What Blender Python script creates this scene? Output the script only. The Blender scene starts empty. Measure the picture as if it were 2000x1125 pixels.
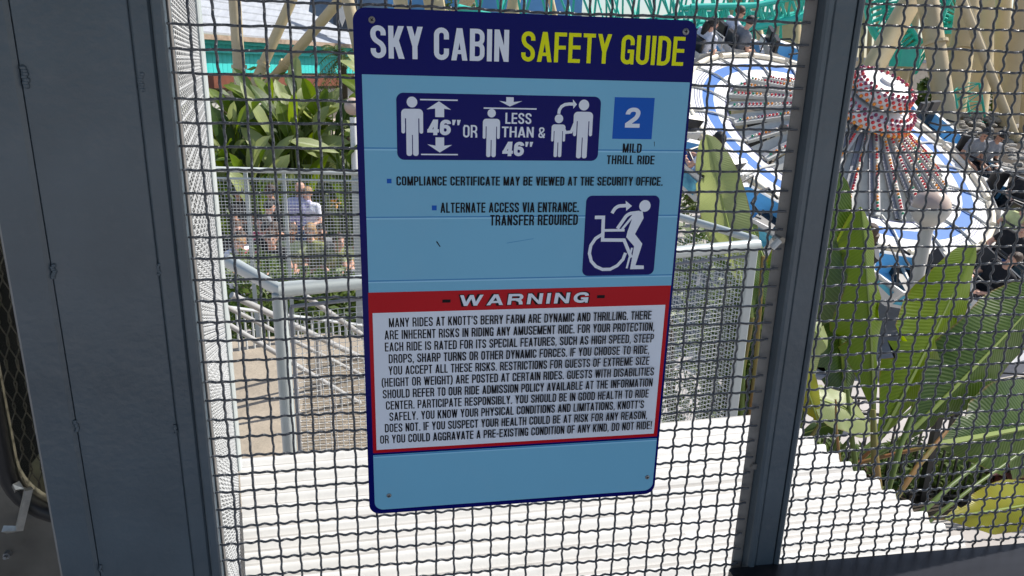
import bpy, bmesh, math, random
from mathutils import Vector, Matrix, noise
random.seed(7)
R_=math.radians
S=bpy.context.scene
COL=S.collection
# ---------------------------------------------------------------- camera, world, sun
H=4.0
AX=Vector((0.98558647,-0.16714404,0.02611848)); BX=Vector((0.02341708,0.28769399,0.95743606)); NX=Vector((0.16754387,0.94302441,-0.28746133))
F=1433.85
cam=bpy.data.cameras.new('camera'); co=bpy.data.objects.new('camera',cam); COL.objects.link(co); S.camera=co
cam.sensor_width=36; cam.lens=F/2000*36; cam.clip_start=0.02; cam.clip_end=900
co.matrix_world=Matrix(((AX.x,BX.x,-NX.x,0),(AX.y,BX.y,-NX.y,0),(AX.z,BX.z,-NX.z,H),(0,0,0,1)))
cam.dof.use_dof=False
SUN=Vector((0.86,0.12,1.0)).normalized()
w=bpy.data.worlds.new('World'); S.world=w; w.use_nodes=True
nt=w.node_tree; sky=nt.nodes.new('ShaderNodeTexSky'); sky.sky_type='NISHITA'; sky.sun_disc=False
sky.sun_elevation=math.asin(SUN.z); sky.sun_rotation=math.atan2(SUN.x,SUN.y); sky.dust_density=1.5
nt.links.new(sky.outputs[0],nt.nodes['Background'].inputs[0]); nt.nodes['Background'].inputs[1].default_value=0.13
sl=bpy.data.lights.new('sun','SUN'); sl.energy=5.0; sl.angle=R_(0.53); sl.color=(1,.955,.89)
so=bpy.data.objects.new('sun',sl); COL.objects.link(so); so.rotation_euler=(-SUN).to_track_quat('-Z','Y').to_euler()
S.view_settings.view_transform='Standard'; S.view_settings.look='None'; S.view_settings.exposure=0.3; S.view_settings.gamma=1
S.render.engine='CYCLES'
# ---------------------------------------------------------------- geometry lookups
U=0.0254; FY=33.95069*U
def ray(px,py): return NX+AX*((px-1000)/F)-BX*((py-562.5)/F)
def aty(px,py,Y):
    v=ray(px,py); return v*(Y/v.y)+Vector((0,0,H))
def atz(px,py,z):
    v=ray(px,py); return v*((z-H)/v.z)+Vector((0,0,H))
def CX(c): return (c-6.78074)*U
def RZ(r): return H+(2.39082-r)*U
# ---------------------------------------------------------------- materials
MT={}
def mat(name,col,rough=.55,metal=0,var=.12,scale=6,bump=0,bscale=None,spec=.5,trans=0,coat=0,col2=None,stretch=None,dirt=0,dirtcol=(.10,.09,.07)):
    if name in MT: return MT[name]
    m=bpy.data.materials.new(name); m.use_nodes=True; n=m.node_tree.nodes; l=m.node_tree.links
    p=n['Principled BSDF']; p.inputs['Roughness'].default_value=rough; p.inputs['Metallic'].default_value=metal
    p.inputs['Specular IOR Level'].default_value=spec
    if coat: p.inputs['Coat Weight'].default_value=coat; p.inputs['Coat Roughness'].default_value=.12
    tc=n.new('ShaderNodeTexCoord'); mp=n.new('ShaderNodeMapping'); l.new(tc.outputs['Object'],mp.inputs[0])
    if stretch: mp.inputs['Scale'].default_value=stretch
    ns=n.new('ShaderNodeTexNoise'); ns.inputs['Scale'].default_value=scale; ns.inputs['Detail'].default_value=5; l.new(mp.outputs[0],ns.inputs[0])
    cr=n.new('ShaderNodeValToRGB'); cr.color_ramp.elements[0].position=.3; cr.color_ramp.elements[1].position=.7
    c2=col2 or [min(1,c*(1+var)) for c in col]
    cr.color_ramp.elements[0].color=(*[c*(1-var) if not col2 else c for c in col],1); cr.color_ramp.elements[1].color=(*c2,1)
    l.new(ns.outputs[0],cr.inputs[0]); out=cr.outputs[0]
    if dirt:
        n2=n.new('ShaderNodeTexNoise'); n2.inputs['Scale'].default_value=scale*2.7; n2.inputs['Detail'].default_value=8; n2.inputs['Roughness'].default_value=.7; l.new(mp.outputs[0],n2.inputs[0])
        r2=n.new('ShaderNodeValToRGB'); r2.color_ramp.elements[0].position=.52; r2.color_ramp.elements[1].position=.75
        r2.color_ramp.elements[1].color=(dirt,dirt,dirt,1); r2.color_ramp.elements[0].color=(0,0,0,1); l.new(n2.outputs[0],r2.inputs[0])
        mx=n.new('ShaderNodeMix'); mx.data_type='RGBA'; l.new(r2.outputs[0],mx.inputs[0]); l.new(out,mx.inputs[6]); mx.inputs[7].default_value=(*dirtcol,1); out=mx.outputs[2]
    l.new(out,p.inputs['Base Color'])
    if bump:
        nb=n.new('ShaderNodeTexNoise'); nb.inputs['Scale'].default_value=bscale or scale*8; nb.inputs['Detail'].default_value=4; l.new(mp.outputs[0],nb.inputs[0])
        bp=n.new('ShaderNodeBump'); bp.inputs['Strength'].default_value=bump; bp.inputs['Distance'].default_value=.01; l.new(nb.outputs[0],bp.inputs['Height']); l.new(bp.outputs[0],p.inputs['Normal'])
    if trans:
        tr=n.new('ShaderNodeBsdfTranslucent'); ms=n.new('ShaderNodeMixShader'); ms.inputs[0].default_value=trans
        hs=n.new('ShaderNodeHueSaturation'); hs.inputs['Value'].default_value=2.2; hs.inputs['Saturation'].default_value=1.15; hs.inputs['Hue'].default_value=.485; l.new(out,hs.inputs['Color'])
        l.new(hs.outputs[0],tr.inputs[0]); l.new(p.outputs[0],ms.inputs[1]); l.new(tr.outputs[0],ms.inputs[2])
        l.new(ms.outputs[0],n['Material Output'].inputs[0])
    MT[name]=m; return m
def leafmat(name,col,col2,trans=.4):
    m=mat(name,col,rough=.38,scale=3,col2=col2,trans=trans,spec=.5)
    n=m.node_tree.nodes; l=m.node_tree.links; p=n['Principled BSDF']
    uv=n.new('ShaderNodeUVMap'); wv=n.new('ShaderNodeTexWave'); wv.wave_type='BANDS'; wv.bands_direction='Y'; wv.inputs['Scale'].default_value=6; wv.inputs['Distortion'].default_value=1.5; wv.inputs['Detail'].default_value=2
    # pale side veins and browned edges
    cb=next(k for k in n if k.type=='VALTORGB'); sx=n.new('ShaderNodeSeparateXYZ'); l.new(uv.outputs[0],sx.inputs[0])
    m1=n.new('ShaderNodeMath'); m1.operation='SUBTRACT'; m1.inputs[1].default_value=.5; l.new(sx.outputs[0],m1.inputs[0]); m2=n.new('ShaderNodeMath'); m2.operation='ABSOLUTE'; l.new(m1.outputs[0],m2.inputs[0])
    nz=n.new('ShaderNodeTexNoise'); nz.inputs['Scale'].default_value=7; nz.inputs['Detail'].default_value=3; l.new(uv.outputs[0],nz.inputs[0]); m3=n.new('ShaderNodeMath'); m3.operation='MULTIPLY_ADD'; m3.inputs[1].default_value=.09; l.new(nz.outputs[0],m3.inputs[0]); l.new(m2.outputs[0],m3.inputs[2])
    er=n.new('ShaderNodeValToRGB'); er.color_ramp.elements[0].position=.52; er.color_ramp.elements[1].position=.56; l.new(m3.outputs[0],er.inputs[0])
    vr=n.new('ShaderNodeValToRGB'); vr.color_ramp.elements[0].position=.78; vr.color_ramp.elements[0].color=(0,0,0,1); vr.color_ramp.elements[1].color=(.17,.17,.17,1); l.new(wv.outputs[0],vr.inputs[0])
    x1=n.new('ShaderNodeMix'); x1.data_type='RGBA'; l.new(vr.outputs[0],x1.inputs[0]); l.new(cb.outputs[0],x1.inputs[6]); x1.inputs[7].default_value=(.20,.26,.07,1)
    x2=n.new('ShaderNodeMix'); x2.data_type='RGBA'; l.new(er.outputs[0],x2.inputs[0]); l.new(x1.outputs[2],x2.inputs[6]); x2.inputs[7].default_value=(.20,.13,.04,1); l.new(x2.outputs[2],p.inputs['Base Color'])
    l.new(x2.outputs[2],next(k for k in n if k.type=='HUE_SAT').inputs['Color'])
    l.new(uv.outputs[0],wv.inputs[0]); bp=n.new('ShaderNodeBump'); bp.inputs['Strength'].default_value=.3; bp.inputs['Distance'].default_value=.006; l.new(wv.outputs[0],bp.inputs['Height']); l.new(bp.outputs[0],p.inputs['Normal'])
    return m
M_post=mat('blue_grey_enamel',(.076,.102,.126),rough=.34,var=.12,scale=9,bump=.12,bscale=90,dirt=.4,dirtcol=(.12,.135,.15))
M_wire=mat('painted_wire',(.062,.069,.082),rough=.33,var=.15,scale=60,bump=.3,bscale=240,spec=.7,dirt=.5,dirtcol=(.22,.225,.23))
M_flange=mat('weathered_flange',(.25,.235,.22),rough=.6,var=.2,scale=14,dirt=.5)
M_black=mat('black_rubber',(.012,.012,.013),rough=.45,var=.2)
M_ledge=mat('dark_ledge',(.022,.023,.028),rough=.3,var=.3,scale=4,stretch=(1,8,1),spec=.2)
M_navy=mat('sign_navy',(.001,.003,.125),rough=.22,var=.04,spec=.13)
M_lblue=mat('sign_light_blue',(.19,.49,.71),rough=.24,spec=.2,var=.03,scale=4,dirt=.16,dirtcol=(.28,.48,.66))
M_line1=mat('sign_line_blue',(.06,.26,.56),rough=.25,spec=.2,var=.02); M_line2=mat('sign_line_pale',(.30,.62,.85),rough=.25,spec=.2,var=.02)
M_box=mat('sign_mid_blue',(.003,.10,.50),rough=.25,spec=.15,var=.03); M_red=mat('sign_red',(.50,.005,.014),rough=.25,spec=.15,var=.05)
M_white=mat('sign_white',(.76,.82,.93),rough=.26,spec=.25,var=.03,scale=5); M_yel=mat('sign_yellow',(.80,.84,.005),rough=.3,spec=.15,var=.03); M_ink=mat('sign_black',(.004,.004,.008),rough=.3,spec=.12,var=.1)
M_screw=mat('screw_steel',(.28,.29,.30),rough=.45,metal=.6,var=.3,scale=300)
M_roof=mat('white_roof_paint',(.60,.595,.57),rough=.5,var=.05,scale=5,bump=.06,bscale=160,dirt=.30,dirtcol=(.40,.37,.32))
M_rail=mat('rail_grey_green',(.46,.50,.49),rough=.3,var=.06,scale=5,dirt=.15,dirtcol=(.35,.3,.25),spec=.6)
M_latt=mat('pale_wire',(.56,.58,.58),rough=.4,var=.1,scale=20)
M_tan=mat('tan_concrete',(.33,.28,.215),rough=.85,var=.14,scale=5,bump=.5,dirt=.3)
M_conc=mat('path_concrete',(.42,.39,.37),rough=.9,var=.08,scale=1.5,bump=.3,dirt=.2,dirtcol=(.3,.27,.25))
M_soil=mat('soil',(.045,.035,.025),rough=1,var=.4,scale=12,bump=1)
M_iron=mat('black_iron',(.012,.013,.015),rough=.4,var=.2)
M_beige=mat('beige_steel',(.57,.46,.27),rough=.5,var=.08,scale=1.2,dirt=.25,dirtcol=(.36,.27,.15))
M_beige2=mat('beige_steel_darker',(.50,.41,.26),rough=.5,var=.1,scale=1.2,dirt=.3,dirtcol=(.3,.22,.12))  # slightly darker beige for some of the support columns
M_turq=mat('turquoise_steel',(.035,.52,.42),rough=.35,var=.1,scale=2)
M_turqw=mat('turquoise_board',(.05,.60,.57),rough=.55,var=.06,scale=3,stretch=(5,5,.4))
M_shing=mat('grey_shingle',(.36,.38,.41),rough=.85,var=.12,scale=2,stretch=(6,.7,1),bump=.6)
M_blueb=mat('slate_blue_board',(.16,.25,.38),rough=.7,var=.12)
M_brown=mat('red_brown_wood',(.18,.055,.03),rough=.7,var=.2); M_cream=mat('cream_stucco',(.60,.52,.42),rough=.9,var=.08)
M_dark=mat('dark_interior',(.02,.02,.02),rough=.9,var=.3)
M_steel=mat('scuffed_stainless',(.20,.19,.165),rough=.36,metal=.55,var=.35,scale=7,dirt=.5,dirtcol=(.10,.085,.06),bump=.05)
M_latch=mat('bright_latch_steel',(.55,.54,.5),rough=.3,metal=.6,var=.2,scale=60)
M_globe=mat('milk_glass_globe',(.47,.34,.29),rough=.25,var=.03,col2=(.52,.42,.34)); M_lamp=mat('lamp_paint',(.50,.48,.44),rough=.45,var=.07)
M_rimw=mat('ride_white',(.70,.70,.69),rough=.5,spec=.3,var=.04,scale=2,dirt=.1); M_rimb=mat('ride_blue',(.05,.16,.44),rough=.6,var=.06,spec=.2); M_rimn=mat('ride_navy',(.04,.05,.16),rough=.4)
M_arm=mat('ride_arm_grey',(.50,.50,.47),rough=.5,var=.1,dirt=.2); M_armd=mat('ride_channel_grey',(.17,.18,.21),rough=.5,var=.15)
M_carb=mat('car_light_blue',(.22,.52,.78),rough=.3,var=.05); M_carg=mat('car_outer_white',(.70,.69,.66),rough=.4,var=.04); M_cart=mat('car_teal_art',(.02,.22,.38),rough=.3,var=.6,scale=7,col2=(.18,.62,.78)); M_pink=mat('car_pink_art',(.6,.12,.35),rough=.4)
M_vinyl=mat('black_vinyl',(.012,.012,.014),rough=.35,var=.2)
bulbc={'r':(.62,.02,.03),'m':(.22,.01,.06),'o':(.85,.28,.01),'w':(.75,.66,.52),'g':(.0,.25,.12),'v':(.85,.09,.01)}
M_bulb={k:mat('bulb_'+{'r':'red','m':'magenta','o':'amber','w':'cream','g':'green','v':'orange'}[k],c,rough=.12,var=.05,spec=.8) for k,c in bulbc.items()}
M_skin=[mat('skin_light',(.60,.34,.24),rough=.55,var=.06),mat('skin_tan',(.42,.22,.14),rough=.55,var=.06)]
M_cl={k:mat('cloth_'+k,c,rough=.9,var=.12,scale=14,bump=.3) for k,c in {'black':(.012,.012,.015),'white':(.72,.73,.80),'pink':(.55,.10,.16),'olive':(.20,.22,.08),'grey':(.2,.21,.23),'blue':(.06,.12,.28),'lime':(.55,.60,.30),'purple':(.42,.42,.62)}.items()}
M_hair={k:mat('hair_'+k,c,rough=.5,var=.3,scale=40,bump=.5) for k,c in {'black':(.010,.009,.009),'brown':(.06,.03,.015),'blond':(.33,.2,.09)}.items()}
L_bright=leafmat('leaf_lime',(.085,.150,.010),(.14,.205,.016),.52); L_mid=leafmat('leaf_mid_green',(.032,.070,.012),(.07,.12,.018),.42); L_dark=leafmat('leaf_deep_green',(.022,.052,.014),(.045,.085,.02),.22)
L_pale=leafmat('leaf_pale_back',(.22,.27,.10),(.30,.34,.15),.3); L_yel=leafmat('leaf_yellow',(.30,.27,.015),(.22,.26,.02),.5)
M_stemr=mat('stem_red_green',(.12,.16,.03),rough=.45,scale=4,col2=(.30,.10,.04),stretch=(1,1,.3)); M_stem=mat('stem_green',(.10,.15,.03),rough=.45)
M_fol=mat('shrub_leaf',(.035,.075,.015),rough=.5,scale=5,col2=(.12,.17,.03),trans=.25); M_redleaf=mat('burgundy_leaf',(.13,.02,.02),rough=.5,col2=(.05,.02,.015)); M_trunk=mat('bark',(.10,.07,.045),rough=.9,bump=1)
M_stone=mat('stone',(.30,.28,.25),rough=.9,var=.25,bump=.8); M_flower=mat('orange_petal',(.85,.35,.01),rough=.5)
M_glass=mat('tinted_glass',(.02,.022,.018),rough=.06,var=.1,spec=.6)
# ---------------------------------------------------------------- mesh builder
class MB:
    def __init__(s): s.v=[];s.f=[];s.m=[];s.uv=[]
    def add(s,vs,fs,mi=0,uv=None):
        o=len(s.v); s.v+= [tuple(v) for v in vs]; s.f+=[tuple(o+i for i in f) for f in fs]; s.m+=[mi]*len(fs)
        if uv: s.uv+=uv
        return s
    def box(s,c,d,rot=None,mi=0,bev=0):
        c=Vector(c); hx,hy,hz=[x/2 for x in d]; rot=rot or Matrix.Identity(3)
        if bev:
            vs=[];b=bev
            prof=[(hx-b,-hy),(hx,-hy+b),(hx,hy-b),(hx-b,hy),(-hx+b,hy),(-hx,hy-b),(-hx,-hy+b),(-hx+b,-hy)]
            for z in (-hz,hz): vs+=[c+rot@Vector((x,y,z)) for x,y in prof]
            n=8; fs=[(i,(i+1)%n,n+(i+1)%n,n+i) for i in range(n)]+[tuple(range(n-1,-1,-1)),tuple(range(n,2*n))]
            return s.add(vs,fs,mi)
        vs=[c+rot@Vector((x,y,z)) for z in (-hz,hz) for x,y in ((-hx,-hy),(hx,-hy),(hx,hy),(-hx,hy))]
        return s.add(vs,[(3,2,1,0),(4,5,6,7),(0,1,5,4),(1,2,6,5),(2,3,7,6),(3,0,4,7)],mi)
    def tube(s,path,r,n=8,mi=0,cap=True,closed=False):
        P=[Vector(p) for p in path]; k=len(P); rs=r if isinstance(r,(list,tuple)) else [r]*k
        vs=[];up=None
        for i,p in enumerate(P):
            d=(P[(i+1)%k]-P[i-1]) if closed else (P[min(i+1,k-1)]-P[max(i-1,0)])
            d.normalize()
            if up is None: up=Vector((0,0,1)) if abs(d.z)<.9 else Vector((0,1,0))
            a=d.cross(up).normalized(); b=a.cross(d).normalized(); up=b
            for j in range(n):
                t=2*math.pi*j/n; vs.append(p+(a*math.cos(t)+b*math.sin(t))*rs[i])
        fs=[]; rng=range(k if closed else k-1)
        for i in rng:
            for j in range(n):
                i2=(i+1)%k; fs.append((i*n+j,i*n+(j+1)%n,i2*n+(j+1)%n,i2*n+j))
        if cap and not closed: fs+=[tuple(range(n-1,-1,-1)),tuple((k-1)*n+j for j in range(n))]
        return s.add(vs,fs,mi)
    def sphere(s,c,r,n=10,m=6,mi=0,rot=None):
        c=Vector(c); r=r if isinstance(r,(tuple,list)) else (r,r,r); rot=rot or Matrix.Identity(3)
        vs=[c+rot@Vector((0,0,r[2]))]
        for i in range(1,m):
            ph=math.pi*i/m
            for j in range(n):
                t=2*math.pi*j/n; vs.append(c+rot@Vector((r[0]*math.sin(ph)*math.cos(t),r[1]*math.sin(ph)*math.sin(t),r[2]*math.cos(ph))))
        vs.append(c+rot@Vector((0,0,-r[2]))); L=len(vs)-1
        fs=[(0,1+j,1+(j+1)%n) for j in range(n)]
        for i in range(m-2):
            for j in range(n): fs.append((1+i*n+j,1+(i+1)*n+j,1+(i+1)*n+(j+1)%n,1+i*n+(j+1)%n))
        fs+=[(L,1+(m-2)*n+(j+1)%n,1+(m-2)*n+j) for j in range(n)]
        return s.add(vs,fs,mi)
    def lathe(s,prof,n=24,mi=0,fr=None):
        fr=fr or (Vector((0,0,0)),Vector((1,0,0)),Vector((0,1,0)),Vector((0,0,1))); c,a,b,k=fr
        vs=[c+(a*math.cos(2*math.pi*j/n)+b*math.sin(2*math.pi*j/n))*r+k*z for r,z in prof for j in range(n)]
        fs=[(i*n+j,i*n+(j+1)%n,(i+1)*n+(j+1)%n,(i+1)*n+j) for i in range(len(prof)-1) for j in range(n)]
        return s.add(vs,fs,mi)
    def mesh(s,name,mats,smooth=None):
        me=bpy.data.meshes.new(name); me.from_pydata(s.v,[],s.f)
        if not isinstance(mats,(list,tuple)): mats=[mats]
        for m in mats: me.materials.append(m)
        if len(mats)>1: me.polygons.foreach_set('material_index',s.m)
        if smooth is not None:
            me.polygons.foreach_set('use_smooth',[True]*len(me.polygons))
            try: me.set_sharp_from_angle(angle=R_(smooth))
            except Exception: pass
        if s.uv:
            ul=me.uv_layers.new(name='UVMap')
            for lp in me.loops: ul.data[lp.index].uv=s.uv[lp.vertex_index]
        me.update(); return me
    def build(s,name,mats,parent=None,smooth=None,**kw): return link(name,s.mesh(name,mats,smooth),parent,**kw)
def link(name,me,parent=None,label=None,cat=None,group=None,kind=None,loc=None):
    o=bpy.data.objects.new(name,me); COL.objects.link(o)
    if parent is not None:
        o.parent=parent
        if me is not None: o.matrix_parent_inverse=pinv(parent)
    if loc is not None: o.location=loc
    tag(o,label,cat,group,kind); return o
def pinv(p):
    m=Matrix.Identity(4); c=p; ch=[]
    while c is not None: ch.append(c); c=c.parent
    for c in reversed(ch): m=m@c.matrix_parent_inverse@c.matrix_basis
    return m.inverted()
def tag(o,label=None,cat=None,group=None,kind=None):
    if label: o['label']=label
    if cat: o['category']=cat
    if group: o['group']=group
    if kind: o['kind']=kind
def thing(name,label,cat,loc=(0,0,0),group=None):
    o=bpy.data.objects.new(name,None); COL.objects.link(o); o.location=loc; o.empty_display_size=.1; tag(o,label,cat,group); return o
def lerp(a,b,t): return a+(b-a)*t
# ================================================================ GROUND
g=MB(); g.add([(-400,-400,0),(400,-400,0),(400,400,0),(-400,400,0)],[(0,1,2,3)]); g.build('ground',M_conc,kind='structure')
# planter soil beds
def bed(pts,z,m,name='planter_soil'):
    b=MB(); n=len(pts); b.add([(p.x,p.y,z) for p in pts]+[(p.x,p.y,-.02) for p in pts],[tuple(range(n))]+[(i,i+n,(i+1)%n+n,(i+1)%n) for i in range(n)]); return b.build(name,m,kind='structure')
Zv=Vector
bed([Zv((1.0,3.0,0)),Zv((2.6,3.0,0)),Zv((3.9,5.2,0)),Zv((5.6,5.35,0)),Zv((6.2,5.2,0)),Zv((6.2,5.75,0)),Zv((5.3,6.1,0)),Zv((3.2,6.3,0)),Zv((.8,5.6,0))],.05,M_soil)
bed([Zv((-7,11.5,0)),Zv((-.5,12.8,0)),Zv((-1,17.5,0)),Zv((-9,17.5,0))],.06,M_soil)
# platform of the station
b=MB(); b.box((0,-.35,2.44),(7,2.6,.12)); b.build('station_floor',M_conc,kind='structure')
M_canopy=mat('shade_canopy_grey',(.07,.075,.085),rough=.7)
b=MB(); b.box((0,-.30,H+1.25),(9,2.36,.08)); b.build('added_shade_canopy',M_canopy,kind='structure')  # unseen canopy, added to shade the screen and dim the sign
# ================================================================ STATION COLUMN
colT=thing('steel_column','wide dark blue-grey welded steel column left of the warning sign','column',(CX(-5.5),FY,2.5))
zt,zb=H+1.3,2.5; zc=(zt+zb)/2; zh=zt-zb
def bar(c0,c1,y0,y1,name,parent,m=M_post,z0=zb,z1=zt,bev=.0015):
    b=MB(); b.box((0,0,0),(CX(c1)-CX(c0),y1-y0,z1-z0),bev=bev)
    o=b.build(name,m,parent); o.location=((CX(c0)+CX(c1))/2,(y0+y1)/2,(z0+z1)/2); return o
bar(-9.5,-7.72,FY-.004,FY+.05,'side_tube',colT,bev=.004)
bar(-7.69,-3.325,FY-.0005,FY+.045,'face_plate',colT,bev=.001)
bar(-3.305,-2.46,FY-.002,FY+.05,'edge_tube',colT,bev=.0025)
bar(-7.75,-3.2,FY+.02,FY+.04,'backing_plate',colT,M_dark)
for px,py,sc in [(50,150,1.25),(278,160,1.1),(104,530,.95),(311,526,.8),(150,832,.85),(343,838,.7),(196,1110,.6)]:
    c=(px-0)
    v=ray(px,py); t=(FY-.001)/v.y; P=v*t+Vector((0,0,H))
    b=MB()
    for i in range(7):
        b.sphere(P+Vector((random.uniform(-.0015,.0015),0,(i-3)*.0024*sc)),(.0028*sc,.0025,.0026*sc),8,5)
    b.build('weld_bead',M_post,colT,smooth=60)
# ================================================================ MESH SCREEN
scr=thing('wire_mesh_screen','dark blue-grey woven wire screen in steel frame that carries the warning sign','mesh screen',(CX(12),FY,2.5))
bar(-2.40,-1.93,FY-.006,FY+.03,'frame_angle',scr,bev=.002)
bar(-1.93,-1.78,FY+.008,FY+.012,'frame_flange',scr,M_flange)
bar(26.55,27.2,FY+.006,FY+.010,'post_flange',scr,M_flange)
bar(27.18,27.62,FY-.014,FY+.03,'post_side',scr,bev=.003)
bar(27.66,28.84,FY-.010,FY+.04,'centre_post',scr,bev=.002)
bar(28.88,29.2,FY-.013,FY+.03,'post_side',scr,bev=.003)
bar(29.2,29.3,FY+.008,FY+.012,'post_flange',scr,M_post)
bar(27.6,28.9,FY+.01,FY+.035,'post_core',scr,M_dark)
A=.00155; WR=.0016; YW=FY-.001
def crimp_mesh(n,par,seed,horizontal,n0=0.0):
    rnd=random.Random(seed); b=MB(); path=[]; k=9; N=int(n*k)
    ph=[rnd.uniform(0,6) for _ in range(4)]
    for i in range(N+1):
        s=n0+i/k
        d=A*(1+.12*math.sin(s*1.7+ph[0]))*math.cos(3*math.pi*s)*par
        e=.00045*math.sin(s*3.1+ph[1])+.0005*math.sin(s*.55+ph[2])+.00022*math.sin(s*9.3+ph[3])
        if horizontal: path.append((s*U,-d,e))
        else: path.append((e,d,-s*U))
    b.tube(path,[WR*(1+.05*math.sin(i*1.3+ph[0])) for i in range(N+1)],6)
    return b.mesh('wire',M_wire,smooth=80)
def screen(c0,ncol,cl,cr,r0,r1):
    # vertical wires
    vm={(p,s):crimp_mesh(r1-r0+.6,p,s*17+3,False,r0-.3) for p in (1,-1) for s in (0,1,2)}
    for i in range(ncol):
        c=c0+i; p=1 if i%2==0 else -1
        o=link('wire',vm[(p,i%3)],scr); o.matrix_parent_inverse=pinv(scr)
        o.location=(CX(c)+random.uniform(-.0006,.0006),YW,H+2.39082*U); o.rotation_euler=(0,random.uniform(-.0012,.0012),0)
    hm={(p,s):crimp_mesh(cr-cl,p,s*11+5,True,cl-c0) for p in (1,-1) for s in (0,1,2)}
    for j in range(int(r1-r0)+1):
        r=r0+j; p=(1 if r%2==0 else -1)
        o=link('wire',hm[(p,j%3)],scr); o.matrix_parent_inverse=pinv(scr)
        o.location=(CX(c0),YW,RZ(r)+random.uniform(-.0006,.0006)); o.rotation_euler=(0,random.uniform(-.0008,.0008),0)
screen(-1,28,-1.88,26.85,-4,31)
screen(29.62,22,29.2,51,-4,31)
# tie bolt on the post flange
b=MB(); P=aty(1523,468,FY-.004); b.tube([P+Vector((0,.012,0)),P+Vector((0,-.006,0))],.0045,8); b.build('flange_bolt',M_steel,scr,smooth=40)
b=MB(); P=aty(1514,478,FY-.008); b.tube([P+Vector((-.004,0,-.004)),P+Vector((.005,0,.006))],.0045,8); b.build('flange_nut',M_latt,scr,smooth=40)
for q in ((1473,910),(1530,250)):
    b=MB(); P=aty(*q,FY+.004); b.tube([P+Vector((0,.004,0)),P+Vector((0,-.003,0))],.005,6); b.build('rivet',M_flange,scr)
# dark ledge
b=MB(); b.box((0,0,0),(.9,.16,.05),bev=.004); o=b.build('ledge',M_ledge,label='dark glossy ledge running along the bottom right in front of the mesh screen',cat='ledge')
o.location=(CX(25.9)+.45,FY-.012-.08,RZ(30.1)-.025); o.rotation_euler=(0,R_(.5),0)
# ================================================================ SIGN
SIGNY=FY-.0075; KS=SIGNY/FY
sgn=thing('warning_sign','blue ride safety sign with pictograms and red-bordered warning text on the mesh screen','sign',(CX(13.4)*KS,SIGNY,RZ(12.5)))
def SX(u): return CX(5.6+u)*KS
def SZ(v): return H+(RZ(.1+v)-H)*KS
LAY=[0]
def flat(polys,m,name='print',lay=1,label=None,parent=None):
    b=MB()
    for i,pl in enumerate(polys):
        y=SIGNY-.0001*lay-.000004*i
        b.add([(SX(x),y,SZ(v)) for x,v in pl],[tuple(range(len(pl)))])
    me=b.mesh(name,m)
    return link(name,me,parent or sgn,label=label)
def rrect(x0,y0,x1,y1,r,n=8,skew=0):
    pts=[]
    for cx,cy,a0 in ((x1-r,y0+r,-90),(x1-r,y1-r,0),(x0+r,y1-r,90),(x0+r,y0+r,180)):
        for i in range(n+1):
            a=R_(a0+90*i/n); pts.append((cx+r*math.cos(a),cy+r*math.sin(a)))
    return pts
def disc(cx,cy,r,n=28): return [(cx+r*math.cos(2*math.pi*i/n),cy+r*math.sin(2*math.pi*i/n)) for i in range(n)]
# plate with thickness
pl=rrect(0,0,15.56,24.8,.55); b=MB(); n=len(pl)
b.add([(SX(x),SIGNY,SZ(v)) for x,v in pl]+[(SX(x),SIGNY+.003,SZ(v)) for x,v in pl],[tuple(range(n)),tuple(range(2*n-1,n-1,-1))]+[(i,n+i,n+(i+1)%n,(i+1)%n) for i in range(n)])
b.build('sign_plate',M_navy,sgn)
def ribbon(path,t,closed=False):
    """returns polygons (quads) of a thick polyline with mitred joints"""
    P=[Vector(p) for p in path]; P=[p for i,p in enumerate(P) if i==0 or (p-P[i-1]).length>.004]; k=len(P); L=[];Rr=[]
    for i in range(k):
        if closed: d0=(P[i]-P[i-1]); d1=(P[(i+1)%k]-P[i])
        else: d0=(P[i]-P[i-1]) if i>0 else (P[1]-P[0]); d1=(P[i+1]-P[i]) if i<k-1 else d0
        d0=d0.normalized(); d1=d1.normalized(); n0=Vector((-d0.y,d0.x)); n1=Vector((-d1.y,d1.x)); m=(n0+n1)
        if m.length<1e-6: m=n0
        m.normalize(); c=max(.35,m.dot(n0)); q=m*(t/2/c); L.append(P[i]+q); Rr.append(P[i]-q)
    out=[]
    for i in range(k if closed else k-1):
        j=(i+1)%k; out.append([tuple(L[i]),tuple(L[j]),tuple(Rr[j]),tuple(Rr[i])])
    return out
def rnd_path(pts,n=5):
    out=[]
    for i,p in enumerate(pts):
        if len(p)==2 or i in (0,len(pts)-1): out.append((p[0],p[1])); continue
        c=Vector(p[:2]); a=Vector(pts[i-1][:2]); d=Vector(pts[i+1][:2]); r=p[2]
        ra=min(r,(a-c).length*.5 if len(pts[i-1])==3 and i-1>0 else (a-c).length); rb=min(r,(d-c).length*.5 if len(pts[i+1])==3 and i+1<len(pts)-1 else (d-c).length)
        rr=min(ra,rb)
        A0=c+(a-c).normalized()*rr; B0=c+(d-c).normalized()*rr
        for k in range(n+1):
            s=k/n*math.pi/2; # quarter arc
            w0=1-math.sin(s); w1=1-math.cos(s); out.append(tuple(c+(A0-c)*w0+(B0-c)*w1))
    return out
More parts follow.
